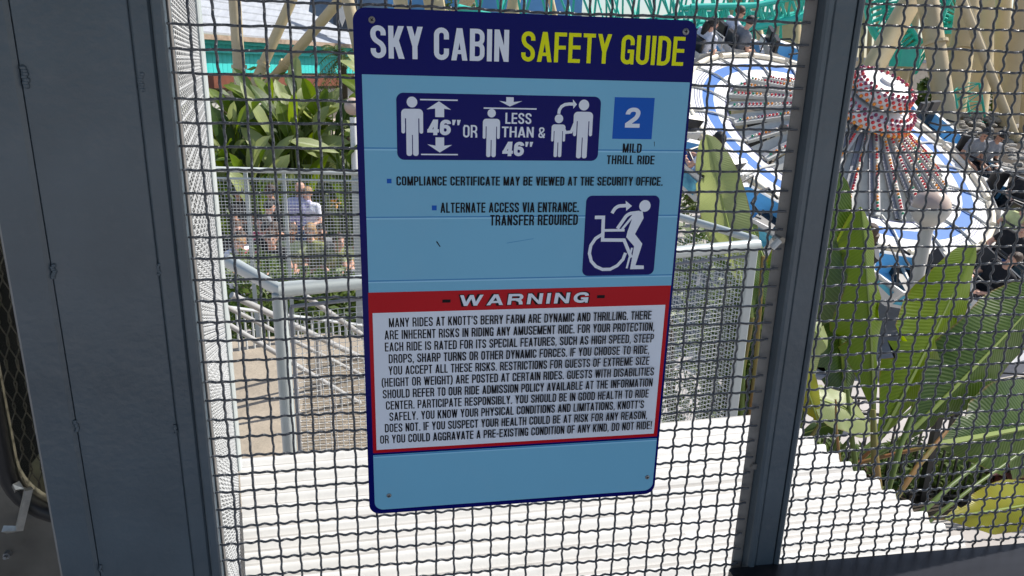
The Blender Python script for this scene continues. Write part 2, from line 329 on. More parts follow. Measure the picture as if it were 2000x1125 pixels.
def glyph(ch,w,t):
    """strokes of a condensed gothic letter, height 1, y up; returns (polys,width)"""
    l=t/2; r=w-t/2; b=t/2; T=1-t/2; m=.5; q=(r-l)*.5; S_=[]; th=t*.92
    def P(*pts,closed=False,t_=None): S_.extend(ribbon(rnd_path(pts),t_ or t,closed))
    def Dg(x0,y0,x1,y1,hw=None): 
        h=(hw or t*1.04)/2; S_.append([(x0-h,y0),(x0+h,y0),(x1+h,y1),(x1-h,y1)])
    hb=th
    if ch==' ': return [],w*.42
    if ch=='A': w2=w*1.08; Dg(t*.5,0,w2/2-t*.05,1); Dg(w2-t*.5,0,w2/2+t*.05,1); S_.append([(w2*.22,.2),(w2*.78,.2),(w2*.74,.2+hb*.9),(w2*.26,.2+hb*.9)]); return S_,w2
    if ch=='B': P((l,0),(l,1)); P((l,1-hb/2),(r,1-hb/2,q),(r,.53,q),(l+.01,.53),t_=hb); P((l,.53),(r+.005,.53,q),(r+.005,hb/2,q),(l,hb/2),t_=hb); return S_,w
    if ch=='C': P((r,.64),(r,T,q),(l,T,q),(l,b,q),(r,b,q),(r,.36)); return S_,w
    if ch=='D': P((l,0),(l,1)); P((l,1-hb/2),(r,1-hb/2,q*1.2),(r,hb/2,q*1.2),(l,hb/2)); return S_,w
    if ch=='E': P((l,0),(l,1)); [P((l,y),(w*.9,y),t_=hb) for y in (hb/2,.52)]; P((l,1-hb/2),(w*.92,1-hb/2),t_=hb); return S_,w*.92
    if ch=='F': P((l,0),(l,1)); P((l,.5),(w*.85,.5),t_=hb); P((l,1-hb/2),(w*.9,1-hb/2),t_=hb); return S_,w*.88
    if ch=='G': P((r,.66),(r,T,q),(l,T,q),(l,b,q),(r,b,q),(r,.5)); P((w*.5,.5-hb*.4),(w,.5-hb*.4),t_=hb*.9); P((r+t*.12,.5),(r+t*.12,0),t_=t*.75); return S_,w
    if ch=='H': P((l,0),(l,1)); P((r,0),(r,1)); P((l,.52),(r,.52),t_=hb); return S_,w
    if ch=='I': P((l,0),(l,1)); return S_,t
    if ch=='J': P((r*.9,1),(r*.9,b,q),(l,b,q),(l,.32)); return S_,w*.9
    if ch=='K': P((l,0),(l,1)); Dg(l+t*.5,.36,r,1,t*1.15); Dg(r+t*.05,0,l+t*.95,.56,t*1.15); return S_,w*1.05
    if ch=='L': P((l,0),(l,1)); P((l,hb/2),(w*.86,hb/2),t_=hb); return S_,w*.85
    if ch=='M': w2=w*1.28; P((l,0),(l,1)); P((w2-l,0),(w2-l,1)); Dg(w2/2,0,l+t*.1,1,t*.9); Dg(w2/2,0,w2-l-t*.1,1,t*.9); return S_,w2
    if ch=='N': P((l,0),(l,1)); P((r,0),(r,1)); Dg(r,0,l,1,t*1.0); return S_,w
    if ch in 'OQ': P((l,T,q),(r,T,q),(r,b,q),(l,b,q),(l,.5)); P((l,.5),(l,T,q),(w/2,T)); return S_,w
    if ch=='P': P((l,0),(l,1)); P((l,1-hb/2),(r,1-hb/2,q),(r,.44,q),(l,.44),t_=hb); return S_,w*.95
    if ch=='R': P((l,0),(l,1)); P((l,1-hb/2),(r,1-hb/2,q),(r,.48,q),(l,.48),t_=hb); P((w*.55,.46),(r,.4,q),(r,0)); return S_,w
    if ch=='S': P((r,.70),(r,T,q),(l,T,q),(l,.60,q*.8),(r,.40,q*.8),(r,b,q),(l,b,q),(l,.30)); return S_,w
    if ch=='T': P((w*.46,0),(w*.46,1)); P((0,1-hb/2),(w*.92,1-hb/2),t_=hb); return S_,w*.92
    if ch=='U': P((l,1),(l,b,q),(r,b,q),(r,1)); return S_,w
    if ch=='V': w2=w*1.05; Dg(w2/2-t*.05,0,t*.5,1); Dg(w2/2+t*.05,0,w2-t*.5,1); return S_,w2
    if ch=='W': w2=w*1.5; Dg(w2*.29,0,t*.45,1,t*.95); Dg(w2*.29,0,w2/2,1,t*.95); Dg(w2*.71,0,w2/2,1,t*.95); Dg(w2*.71,0,w2-t*.45,1,t*.95); return S_,w2
    if ch=='X': Dg(t*.5,0,w-t*.5,1); Dg(w-t*.5,0,t*.5,1); return S_,w
    if ch=='Y': w2=w*1.04; P((w2/2,0),(w2/2,.46)); Dg(w2/2,.4,t*.5,1); Dg(w2/2,.4,w2-t*.5,1); return S_,w2
    if ch=='Z': Dg(t*.5,t*.5,w-t*.5,1-t*.5); P((0,T),(w,T)); P((0,b),(w,b)); return S_,w
    if ch=='2': P((l,.66),(l,T,q*1.2),(r,T,q*1.2),(r,.56,q*.8),(l,.16),(l,.1)); P((0,b),(w,b)); return S_,w
    if ch=='4': P((w*.74,0),(w*.74,1)); Dg(t*.5,.28,w*.68,1); P((0,.27),(w*1.05,.27),t_=hb); return S_,w*1.05
    if ch=='6': P((r,.72),(r,T,q),(l,T,q),(l,b,q),(r,b,q),(r,.56,q),(l,.56)); return S_,w
    if ch=='&': P((r+.03,0),(l+.05,.62,q),(l+.05,T,q),(r-.04,T,q),(r-.04,.62,q*.6),(l,.38,q*.8),(l,b,q),(r,b,q),(r+.02,.42)); return S_,w*1.08
    if ch=='.': S_.append([(0,0),(t*1.05,0),(t*1.05,t*1.05),(0,t*1.05)]); return S_,t*1.05
    if ch==',': S_.append([(t*.1,-t*.9),(t*.6,-t*.9),(t*1.1,t*1.05),(0,t*1.05)]); return S_,t
    if ch=="'": S_.append([(t*.15,.66),(t*.6,.66),(t*1.0,1),(0,1)]); return S_,t
    if ch=='"': S_.append([(t*.15,.66),(t*.6,.66),(t*.9,1),(0,1)]); S_.append([(t*1.35,.66),(t*1.8,.66),(t*2.1,1),(t*1.2,1)]); return S_,t*2.1
    if ch=='-': P((0,.42),(w*.6,.42),t_=hb); return S_,w*.6
    if ch=='(': P((w*.5,1.02),(l,.85,.2),(l,.1,.2),(w*.5,-.08)); return S_,w*.5
    if ch==')': P((0,1.02),(w*.5-l,.85,.2),(w*.5-l,.1,.2),(0,-.08)); return S_,w*.5
    if ch=='!': S_.append([(t*.2,.28),(t*.9,.28),(t*1.1,1),(0,1)]); S_.append([(t*.05,0),(t*1.05,0),(t*1.05,t),(t*.05,t)]); return S_,t*1.1
    return [],w
def text(s,u0,u1,vt,vb,m,lay=4,w=.43,t=.145,gap=.085,slant=0,grow=0,name='lettering',parent=None,label=None):
    x=0; items=[]
    for ch in s:
        gl,wd=glyph(ch,w,t+grow); 
        items.append((gl,x)); x+=wd+gap
    tot=x-gap; h=vb-vt; sx=(u1-u0)/(tot*h); polys=[]
    for gl,x0 in items:
        for pg in gl: polys.append([(u0+((px+x0)*h*sx)+slant*py*h,vb-py*h) for px,py in pg])
    return flat(polys,m,name,lay,label=label,parent=parent)
flat([[(.31,2.74),(15.44,2.74),(15.44,12.7),(.31,12.7)]],M_lblue,'blue_panel',1)
flat([[(.28,21.36),(15.43,21.36)]+[(x,y) for x,y in rrect(.28,20,15.43,24.56,.45)[9:27]]],M_lblue,'blue_panel',1)
for v in (5.92,9.08,12.14,21.42):
    pr=flat([[(.31,v-.035),(15.43,v-.035),(15.43,v+.025),(.31,v+.025)]],M_line1,'rule_line',1.5); flat([[(.31,v+.03),(15.43,v+.03),(15.43,v+.1),(.31,v+.1)]],M_line2,'rule_line',1.5)
text('SKY CABIN',.72,6.77,.70,2.05,M_white,w=.46,t=.155,gap=.075)
text('SAFETY GUIDE',7.34,15.02,.73,2.01,M_yel,w=.46,t=.14,gap=.08)
pan=flat([rrect(1.77,3.48,11.17,6.43,.32)],M_navy,'height_panel',3)
def man(cx,top,bot,sw,hr,one=False):
    """standing pictogram: shoulders top->feet bot, shoulder width sw"""
    P=[]; hgt=bot-top; a=sw*.17; bw=sw*.56
    P.append(rrect(cx-sw/2,top,cx+sw/2,top+hgt*.2,min(sw*.24,hgt*.09)))
    for sg in (-1,1):
        P.append(rrect(min(cx+sg*sw/2,cx+sg*(sw/2-a)),top+hgt*.07,max(cx+sg*sw/2,cx+sg*(sw/2-a)),top+hgt*.52,a*.5))
        x0=cx+sg*.02; x1=cx+sg*bw/2
        P.append(rrect(min(x0,x1),top+hgt*.4,max(x0,x1),bot,bw*.2))
    P.append([(cx-bw/2,top+.05),(cx+bw/2,top+.05),(cx+bw/2,top+hgt*.55),(cx-bw/2,top+hgt*.55)])
    P.append(disc(cx,top-hr-.06,hr)); return P
flat(man(2.46,4.17,6.25,.97,.235),M_white,'pictogram',4)
flat(man(6.05,4.55,6.28,.79,.19),M_white,'pictogram',4)
kid=man(9.2,4.76,6.26,.66,.2); adu=man(10.36,4.17,6.31,.92,.245)
flat(kid+adu+ribbon([(9.4,4.9),(9.55,5.12),(9.81,5.09),(10.0,4.6)],.14),M_white,'pictogram',4)
flat([[(2.82,3.73),(4.5,3.73),(4.5,3.79),(2.82,3.79)],[(2.84,6.15),(4.52,6.15),(4.52,6.21),(2.84,6.21)],[(5.68,4.05),(8.13,4.05),(8.13,4.11),(5.68,4.11)]],M_white,'height_bar',4)
flat([[(3.66,3.82),(4.2,4.18),(3.89,4.14),(3.89,4.51),(3.49,4.51),(3.49,4.14),(3.1,4.18)]],M_white,'arrow',4)
flat([[(3.69,6.09),(3.13,5.72),(3.5,5.78),(3.5,5.41),(3.89,5.41),(3.89,5.78),(4.25,5.74)]],M_white,'arrow',4)
flat([[(6.88,3.99),(6.38,3.75),(6.71,3.79),(6.71,3.58),(7.05,3.58),(7.05,3.79),(7.45,3.74)]],M_white,'arrow',4)
text('46"',3.12,4.6,4.62,5.31,M_white,w=.62,t=.23,gap=.05,slant=.06); text('OR',4.75,5.4,4.84,5.4,M_white,w=.5,t=.14)
text('LESS',6.69,7.9,4.27,4.76,M_white,w=.5,t=.15); text('THAN',6.54,8.03,4.89,5.37,M_white,w=.55,t=.15); text('46"',6.57,7.98,5.57,6.23,M_white,w=.62,t=.23,gap=.05,slant=.06); text('&',8.25,8.58,4.9,5.38,M_white,w=.6,t=.14)
arc=[(9.18+.0,4.28),(9.2,4.1),(9.3,3.95),(9.45,3.86),(9.65,3.83),(9.84,3.83)]
flat(ribbon(arc,.14)+[[(10.02,3.84),(9.82,3.62),(9.86,4.04)]],M_white,'arrow',4)
flat([[(11.82,3.48),(13.77,3.48),(13.77,5.39),(11.82,5.39)]],M_box,'rating_square',2)
text('2',12.4,13.12,3.94,4.86,M_white,w=.66,t=.2)
text('MILD',12.37,13.31,5.6,6.03,M_ink); text('THRILL RIDE',11.62,14.0,6.16,6.58,M_ink)
flat([[(1.28,7.29),(1.49,7.29),(1.49,7.5),(1.28,7.5)],[(3.32,8.53),(3.54,8.53),(3.54,8.76),(3.32,8.76)]],M_box,'bullet',4)
text('COMPLIANCE CERTIFICATE MAY BE VIEWED AT THE SECURITY OFFICE.',1.71,14.49,7.18,7.6,M_ink)
text('ALTERNATE ACCESS VIA ENTRANCE.',3.72,10.37,8.4,8.88,M_ink); text('TRANSFER REQUIRED',6.07,10.35,9.0,9.51,M_ink)
flat([rrect(10.72,8.09,14.44,12.1,.3)],M_navy,'transfer_panel',3)
wh=[(11.66,9.97),(11.3,10.2),(11.08,10.55),(11.03,10.95),(11.15,11.35),(11.4,11.62),(11.75,11.78),(12.15,11.78),(12.5,11.6),(12.78,11.28),(12.88,10.95)]
flat(ribbon(wh,.16)+ribbon([(11.2,9.15),(11.63,9.15),(11.66,10.28),(12.76,10.3),(13.2,11.2)],.17)+ribbon([(11.66,9.8),(12.75,9.8)],.13),M_white,'wheelchair_symbol',4)
flat([disc(13.7,8.6,.29)]+ribbon(rnd_path([(13.45,8.92),(12.85,8.98,.2),(12.38,9.72)]),.17)+ribbon([(13.2,9.0),(12.62,9.75)],.12)+[[(13.2,8.86),(13.6,8.86),(13.68,9.2),(13.3,10.0),(13.72,10.5),(13.45,11.6),(13.88,11.62),(13.9,11.8),(13.18,11.8),(13.3,10.62),(12.86,10.15),(12.9,9.9)]]+ribbon([(13.2,10.7),(13.0,11.75)],.1),M_white,'transfer_symbol',4)
flat(ribbon(rnd_path([(12.05,8.95),(12.25,8.6,.2),(12.74,8.58)]),.17)+[[(13.04,8.6),(12.7,8.34),(12.76,8.84)]],M_white,'arrow',4)
flat([[(.28,12.7),(15.42,12.7),(15.42,21.24),(.28,21.24)]],M_red,'warning_border',2)
flat([[(.46,13.73),(15.22,13.73),(15.22,21.06),(.46,21.06)]],M_white,'warning_panel',3)
text('WARNING',4.52,11.14,12.9,13.53,M_ink,w=.95,t=.25,gap=.24,grow=.09,slant=.12,lay=4); text('WARNING',4.6,11.08,12.94,13.49,M_white,w=.95,t=.23,gap=.27,slant=.12,lay=6)
flat([[(3.8,13.14),(4.2,13.14),(4.2,13.3),(3.8,13.3)],[(11.56,13.12),(11.96,13.12),(11.96,13.28),(11.56,13.28)]],M_ink,'dash',4)
WL=["MANY RIDES AT KNOTT'S BERRY FARM ARE DYNAMIC AND THRILLING. THERE","ARE INHERENT RISKS IN RIDING ANY AMUSEMENT RIDE. FOR YOUR PROTECTION,","EACH RIDE IS RATED FOR ITS SPECIAL FEATURES, SUCH AS HIGH SPEED, STEEP","DROPS, SHARP TURNS OR OTHER DYNAMIC FORCES. IF YOU CHOOSE TO RIDE,","YOU ACCEPT ALL THESE RISKS. RESTRICTIONS FOR GUESTS OF EXTREME SIZE","(HEIGHT OR WEIGHT) ARE POSTED AT CERTAIN RIDES. GUESTS WITH DISABILITIES","SHOULD REFER TO OUR RIDE ADMISSION POLICY AVAILABLE AT THE INFORMATION","CENTER. PARTICIPATE RESPONSIBLY. YOU SHOULD BE IN GOOD HEALTH TO RIDE","SAFELY. YOU KNOW YOUR PHYSICAL CONDITIONS AND LIMITATIONS, KNOTT'S","DOES NOT. IF YOU SUSPECT YOUR HEALTH COULD BE AT RISK FOR ANY REASON,","OR YOU COULD AGGRAVATE A PRE-EXISTING CONDITION OF ANY KIND, DO NOT RIDE!"]
WX=[(1.22,14.49),(1.0,14.70),(1.0,14.71),(1.17,14.52),(1.15,14.57),(.80,14.88),(.84,14.86),(.98,14.70),(1.14,14.49),(.90,14.72),(.65,15.03)]
for i,s in enumerate(WL):
    vt=14.01+i*.625; text(s,WX[i][0],WX[i][1],vt,vt+.465,M_ink,t=.135)
flat([[(3.50,10.26),(3.56,10.24),(3.72,10.5),(3.68,10.52)]],M_ink,'scratch',3); flat([[(6.9,10.36),(8.2,10.16),(8.2,10.18),(6.9,10.385)]],M_line1,'scratch',3); flat([[(13.9,5.5),(13.93,5.5),(13.96,5.72),(13.94,5.72)]],M_ink,'scratch',3)
for u,v,r,m in [(.8,.49,.145,M_flange),(15.01,.5,.16,M_screw),(1.02,23.75,.125,M_screw),(15.08,23.73,.125,M_screw)]:
    b=MB(); c=Vector((SX(u),SIGNY,SZ(v))); rr=r*U
    b.lathe([(rr*1.0,0),(rr,.0006),(rr*.8,.0013),(rr*.35,.0016),(rr*.3,.0008),(0,.0008)],16,fr=(c,Vector((1,0,0)),Vector((0,0,1)),Vector((0,-1,0))))
    o=b.build('screw',m,sgn,smooth=50)
    b=MB(); q=random.random()*1.5
    for k in (0,1):
        d=Matrix.Rotation(q+k*math.pi/2,3,'Y'); b.box(c+Vector((0,-.00165-.00003*k,0)),(rr*1.1,.0001,rr*.2),d)
    b.build('screw_slot',M_ink,o)
# ================================================================ CABIN DOOR (left edge)
dY=1.06
door=thing('cabin_door','scuffed steel cabin door with rubber-edged dark window behind the column','door',(-.95,dY,2.5))
def dpt(x,y): return aty(x,y,dY)
# rounded window hole traced as a D-shape: corner near (60,1010)
o1=dpt(-60,1000); 
b=MB(); 
zw=dpt(60,1035).z; 
win=[]  # window outline (world x,z)
xr=-.345; xl=dpt(-6,800).x; zb_=dpt(60,1010).z; ztp=zb_+.62
wr=.085
for cx,cz,a0 in ((xr-wr,zb_+wr,-90),(xr-wr,ztp-wr,0),(xl+wr,ztp-wr,90),(xl+wr,zb_+wr,180)):
    for i in range(9):
        a=R_(a0+90*i/8); win.append((cx+wr*math.cos(a),cz+wr*math.sin(a)))
ox0,ox1,oz0,oz1=xl-.4,-.33,2.5,ztp+.3
outer=[]
n=len(win)
ccx,ccz=(xl+xr)/2,(zb_+ztp)/2
for x,z in win:
    dx,dz=x-ccx,z-ccz; k=min((ox1-ccx)/dx if dx>1e-6 else ((ox0-ccx)/dx if dx<-1e-6 else 1e9),(oz1-ccz)/dz if dz>1e-6 else ((oz0-ccz)/dz if dz<-1e-6 else 1e9)); outer.append((ccx+dx*k,ccz+dz*k))
vs=[(x,dY,z) for x,z in win]+[(x,dY,z) for x,z in outer]+[(x,dY+.03,z) for x,z in win]
b.add(vs,[(i,(i+1)%n,n+(i+1)%n,n+i) for i in range(n)]+[((i+1)%n,i,2*n+i,2*n+(i+1)%n) for i in range(n)])
b.build('steel_panel',M_steel,door)
b=MB(); b.tube([(x,dY-.006,z) for x,z in win],.013,10,closed=True); b.build('rubber_gasket',M_black,door,smooth=60)
b=MB(); b.add([(x,dY+.02,z) for x,z in win],[tuple(range(n))]); b.add([(x,dY+.024,z) for x,z in win],[tuple(range(n-1,-1,-1))]); 
gl=b.build('window_pane',M_dark,door)
mg=bpy.data.materials.new('window_glass'); mg.use_nodes=True; pp=mg.node_tree.nodes['Principled BSDF']; pp.inputs['Transmission Weight'].default_value=1; pp.inputs['Roughness'].default_value=.12; pp.inputs['Base Color'].default_value=(.85,.84,.72,1); pp.inputs['IOR'].default_value=1.1
gl.data.materials[0]=mg
cabn=MB(); cabn.box((-1.08,dY+.5,3.5),(1.28,.02,2.4)); cabn.box((-.43,dY+.30,3.5),(.012,.40,2.4)); cabn.build('cabin_back_wall',M_dark,door)
b=MB()
P=[aty(62,905,dY+.12),aty(36,1015,dY+.12),aty(160,1015,dY+.12),aty(160,800,dY+.12),aty(104,850,dY+.12)]
seat=MB(); seat.add([tuple(p) for p in P]+[tuple(p+Vector((0,.1,0))) for p in P],[(0,1,2,3,4),(9,8,7,6,5)]+[(i,5+i,5+(i+1)%5,(i+1)%5) for i in range(5)])
seat.build('cream_bench',mat('cream_plastic',(.85,.80,.62),rough=.4,var=.25,scale=22,dirt=.5,dirtcol=(.4,.36,.25)),label='cream moulded bench corner seen through the cabin door window',cat='bench')
b=MB()
for i in range(26):   # inner wire guard
    x0=aty(5+i*11,700,dY+.09).x
    pts=[(x0+.006*math.sin(k*1.1+i%2*3.1),dY+.09,zb_-.02+k*.0125) for k in range(48)]; b.tube(pts,.0011,4)
b.build('window_wire_guard',M_flange,door,kind='stuff')
b=MB(); 
P=[aty(15,1032,dY-.05),aty(36,1030,dY-.05),aty(52,958,dY-.05),aty(33,950,dY-.05)]
P=[aty(10,1034,dY-.02),aty(38,1032,dY-.03),aty(56,955,dY-.03),aty(34,948,dY-.025),aty(30,960,dY)]
b=MB()
b.tube(P,.0065,4)
b.build('latch_bracket',M_latch,door)
b=MB(); P=aty(17,1080,dY); b.tube([P,P+Vector((0,-.008,0))],.0055,6); b.tube([P+Vector((0,-.008,0)),P+Vector((0,-.013,0))],.003,6); b.build('bolt',M_screw,door)
# ================================================================ SIDE LATTICE
lat=thing('side_mesh_panel','pale grey woven mesh side panel with end post seen edge-on beside the column','mesh panel',(-.3,1.6,2.6))
LA=aty(343,560,.93); LB=aty(430,560,2.42)
dirL=Vector((LB.x-LA.x,LB.y-LA.y,0)); LL=dirL.length; dirL.normalize(); nrm=Vector((dirL.y,-dirL.x,0))
def mesh_panel(origin,d,length,z0,z1,pitch,wr,parent,m,name='wire_mesh',k=5,amp=.0022,sides=4,off=0):
    b=MB(); n_=Vector((d.y,-d.x,0)); nv=int(length/pitch); nh=int((z1-z0)/pitch)
    for i in range(nv+1):
        p=1 if i%2 else -1; pts=[]
        for j in range(nh*k+1):
            s=j/k; pts.append(origin+d*(i*pitch+off+.0004*math.sin(s*2+i))+n_*(amp*p*math.cos(math.pi*s*(3 if k>=6 else 1)))+Vector((0,0,z0+s*pitch)))
        b.tube(pts,wr,sides,cap=False)
    for j in range(nh+1):
        p=-1 if j%2 else 1; pts=[]
        for i in range(nv*k+1):
            s=i/k; pts.append(origin+d*(s*pitch+off)+n_*(amp*-p*math.cos(math.pi*s*(3 if k>=6 else 1)))+Vector((0,0,z0+j*pitch)))
        b.tube(pts,wr,sides,cap=False)
    return b.build(name,m,parent,kind='stuff',smooth=80)
mesh_panel(Vector((LA.x,LA.y,0)),dirL,LL,2.35,H+.75,.0254,.0015,lat,mat('grey_white_wire',(.40,.41,.41),rough=.45,var=.15,scale=20),k=8,amp=.0030)
b=MB(); b.box((LB.x-.004,LB.y,(2.62+H+.8)/2),(.040,.040,H+.8-2.62),bev=.004); b.build('end_post',M_rail,lat)
b=MB(); b.box((LB.x-.036,LB.y+.01,(2.62+H+.8)/2),(.018,.03,H+.8-2.62)); b.build('edge_strip',M_flange,lat)
b=MB(); q=Vector((LA.x-.004,LA.y-.01,0)); b.box((q.x,q.y,3.5),(.01,.014,2.2)); b.build('edge_strip',M_latt,lat)
# ================================================================ CORRUGATED ROOF
K=1.4; ZR=H-K
FL=(-.395*K,1.814*K); FR=(1.165*K,1.90*K); NR=(1.335*K,.80*K); NL=(-.19*K,.80*K)
roofT=thing('corrugated_roof','white painted corrugated roof sheet sloping away below the sign','roof',(.5,1.8,ZR))
def roof_sheet(s0,s1,dz,name):
    b=MB(); N=int((s1-s0)*1.54/.068*10); mx=26
    vs=[]
    for i in range(N+1):
        s=lerp(s0,s1,i/N); ph=s*1.54/.068*2*math.pi
        for j in range(mx+1):
            t=j/mx; x=lerp(lerp(NL[0],NR[0],t),lerp(FL[0],FR[0],t),s); y=lerp(lerp(NL[1],NR[1],t),lerp(FL[1],FR[1],t),s)
            vs.append((x+(.005*math.cos(ph) if j==mx else 0),y,ZR+dz+.0112*math.cos(ph)+0))
    n=len(vs); w_=mx+1
    fs=[(i*w_+j,i*w_+j+1,(i+1)*w_+j+1,(i+1)*w_+j) for i in range(N) for j in range(mx)]
    vs2=vs+[(x,y,z-.0025) for x,y,z in vs]
    fs2=fs+[tuple(n+k for k in reversed(f)) for f in fs]
    for i in range(N): a=i*w_+mx; c=a+w_; fs2.append((a,n+a,n+c,c)); a=i*w_;c=a+w_; fs2.append((c,n+c,n+a,a))
    for j in range(mx): a=N*w_+j; fs2.append((a,a+1,n+a+1,n+a))
    b.add(vs2,fs2)
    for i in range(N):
        s=lerp(s0,s1,(i+.5)/N); in_trough=math.cos(s*1.54/.068*2*math.pi)<-.55
        for j in range(mx): b.m[i*mx+j]=1 if in_trough and noise.noise(Vector((j*.35,s*9,1)))>-.6 else 0
    return b.build(name,[M_roof,mat('roof_valley_shade',(.40,.39,.37),rough=.7,var=.15,scale=7,bump=.05,bscale=120)],roofT,smooth=50)  # darker troughs: shade between the ribs put into the colour
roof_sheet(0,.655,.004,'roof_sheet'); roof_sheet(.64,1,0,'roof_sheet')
for x,y in ((-.45,2.45),(1.55,2.5),(-.3,1.3),(1.75,1.3)):
    b=MB(); b.box((x,y,(ZR-.02)/2),(.06,.06,ZR-.02)); b.build('roof_post',M_rail,roofT)
b=MB(); b.box((.55,2.5,ZR-.045),(2.1,.05,.05)); b.box((.65,1.3,ZR-.045),(2.2,.05,.05)); b.build('roof_beam',M_rail,roofT)
# ================================================================ LANDING AND RAILINGS
HR=3.13; ZL=2.06
ra=atz(545,566,HR); rb=atz(1480,478,HR); rc=atz(450,512,HR); rd=atz(1180,385,HR)
ZLP=[atz(440,1000,ZL),atz(760,1000,ZL),atz(900,700,ZL),atz(640,650,ZL),atz(420,665,ZL)]
b=MB(); n=5; b.add([tuple(p) for p in ZLP]+[(p.x,p.y,p.z-.15) for p in ZLP],[tuple(range(5)),tuple(range(9,4,-1))]+[(i,n+i,n+(i+1)%n,(i+1)%n) for i in range(n)]); b.build('landing_floor',M_tan,kind='structure')
# ribbed tread strips on landing
b=MB(); A0=atz(585,890,ZL);A1=atz(600,700,ZL); B0=atz(800,885,ZL);B1=atz(800,700,ZL)
for i in range(44):
    t=i/43; p=lerp(A0,A1,t); q=lerp(B0,B1,t); b.tube([p+Vector((0,0,.002)),q+Vector((0,0,.002))],.006,5)
b.build('grip_rib',M_tan,kind='structure')
def rail(name,label,pts,r,posts,zfl,group=None,inf=None,m=M_rail,pr=None):
    T=thing(name,label,'railing',(pts[0].x,pts[0].y,zfl),group)
    b=MB(); b.tube(pts,r,14); b.build('top_rail',m,T,smooth=50)
    for p in posts:
        b=MB(); b.tube([Vector((p.x,p.y,zfl)),Vector((p.x,p.y,p.z-r*.5))],pr or r*.95,14); b.build('post',m,T,smooth=50)
    return T
def hdir(a,b_): d=Vector((b_.x-a.x,b_.y-a.y,0)); L=d.length; return d.normalized(),L
r1=rail('landing_railing','thick grey-green pipe railing with woven mesh infill just behind the sign',[rc,ra,rb],.031,[ra],ZL)
b=MB(); b.box((rb.x-.03,rb.y,(HR+ZL-.6)/2),(.05,.05,HR-ZL+.55),bev=.005); b.build('end_post',M_rail,r1)
d,L=hdir(ra,rb)
mesh_panel(Vector((ra.x,ra.y,0))+d*.05,d,L-.12,ZL+.0,HR-.09,.0254,.0014,r1,M_latt,k=6,amp=.002)
b=MB(); p=ra+d*.04; b.box((p.x,p.y,(HR-.08+ZL)/2),(.012,.02,HR-.08-ZL)); b.tube([p+Vector((0,0,-.075)),rb+Vector((-.04,0,-.06))],.008,6); b.build('infill_frame',M_armd,r1)
d2,L2=hdir(rc,ra)
r2=rail('return_railing','grey pipe railing returning behind the mesh corner toward the trees',[rb+Vector((0,.03,.02)),rd+Vector((0,0,.02))],.022,[lerp(rb,rd,.97)],ZL-.3)
d3,L3=hdir(rb,rd)
mesh_panel(Vector((rb.x,rb.y+.02,0))+d3*.04,d3,min(L3,3.0)-.1,ZL-.4,HR-.07,.0254,.0014,r2,M_latt,k=6,amp=.002)
# stair handrails running down to the right
def px_rail(name,label,p0,p1,Y0,Y1,r,m=M_rail,posts=(),zf=.5):
    a=aty(*p0,Y0); c=aty(*p1,Y1); return rail(name,label,[a,c],r,[lerp(a,c,t) for t in posts],zf,group='handrails of the stair below the screen',m=m,pr=r*.6)
M_railp=mat('rail_warm_grey',(.36,.355,.345),rough=.35,var=.08)
px_rail('stair_handrail','uppermost sloping pipe handrail of the stair left of the sign',(452,576),(780,735),3.9,4.6,.018,M_railp,(.45,))
px_rail('stair_handrail','second sloping pipe handrail, under the uppermost one left of the sign',(440,598),(780,770),4.0,4.7,.013,M_railp,())
px_rail('stair_handrail','shiny steel handrail sloping beside the right edge of the mesh infill left of the sign',(596,578),(760,690),4.4,4.9,.017,M_railp,(.9,))
px_rail('stair_handrail','lowest sloping handrail left of the sign, ending above the tan landing',(440,630),(790,840),3.8,4.2,.014,M_railp,(.6,))
# steps beyond landing
st=thing('stair_flight','tan concrete stair flight descending beyond the landing left of the sign','stairs',(-.3,5,0))
for i in range(9):
    z=ZL-.17*(i+1); y0=4.75+.28*i; b=MB(); b.box((-.35+.1*i,y0+.16,z-.085),(1.7,.32,.17)); b.build('step',M_tan,st)
# white picket guard beyond stair
T=thing('picket_guard','low white picket guard between stair and crowd left of the sign','guard rail',(-1,5.2,1))
P0=aty(445,600,5.0); P1=aty(740,640,5.4)
b=MB(); b.tube([P0,P1],.012,6); b.tube([P0-Vector((0,0,.5)),P1-Vector((0,0,.5))],.012,6); b.build('guard_rail',M_latt,T)
for i in range(22):
    p=lerp(P0,P1,i/21); b=MB(); b.tube([p,p-Vector((0,0,.75))],.007,6); b.build('picket',M_latt,T)
# far mesh fence
fz=aty(430,328,6.0).z
fa=aty(405,330,6.0); fb=aty(720,338,6.3)
T=thing('queue_fence','grey framed mesh fence in front of the waiting crowd left of the sign','fence',(fa.x,fa.y,1.6))
b=MB(); b.tube([fa,fb],.022,10); b.build('top_rail',M_rail,T,smooth=50)
b=MB(); b.tube([fa-Vector((0,0,.07)),fb-Vector((0,0,.07))],.010,6); b.build('under_rail',M_rail,T)
for px,w_ in ((478,.030),(553,.028),(693,.06),(712,.03)):
    p=aty(px,335,6.1+.2*(px-405)/315); b=MB(); b.box((p.x,p.y+.02,(p.z+.9)/2+.0),(w_,.03,p.z-.9)); b.build('post',M_rail,T)
d,L=hdir(fa,fb); b=MB(); nn=int(L/.027)
for i in range(nn): 
    p=fa+d*(i*.027); b.tube([Vector((p.x,p.y,fz-.95)),Vector((p.x,p.y,fz-.08))],.0021,3,cap=False)
for j in range(32): b.tube([fa+Vector((0,0,-.09-j*.027)),fb+Vector((0,0,-.09-j*.027))],.0021,3,cap=False)
b.build('wire_mesh',M_latt,T,kind='stuff')
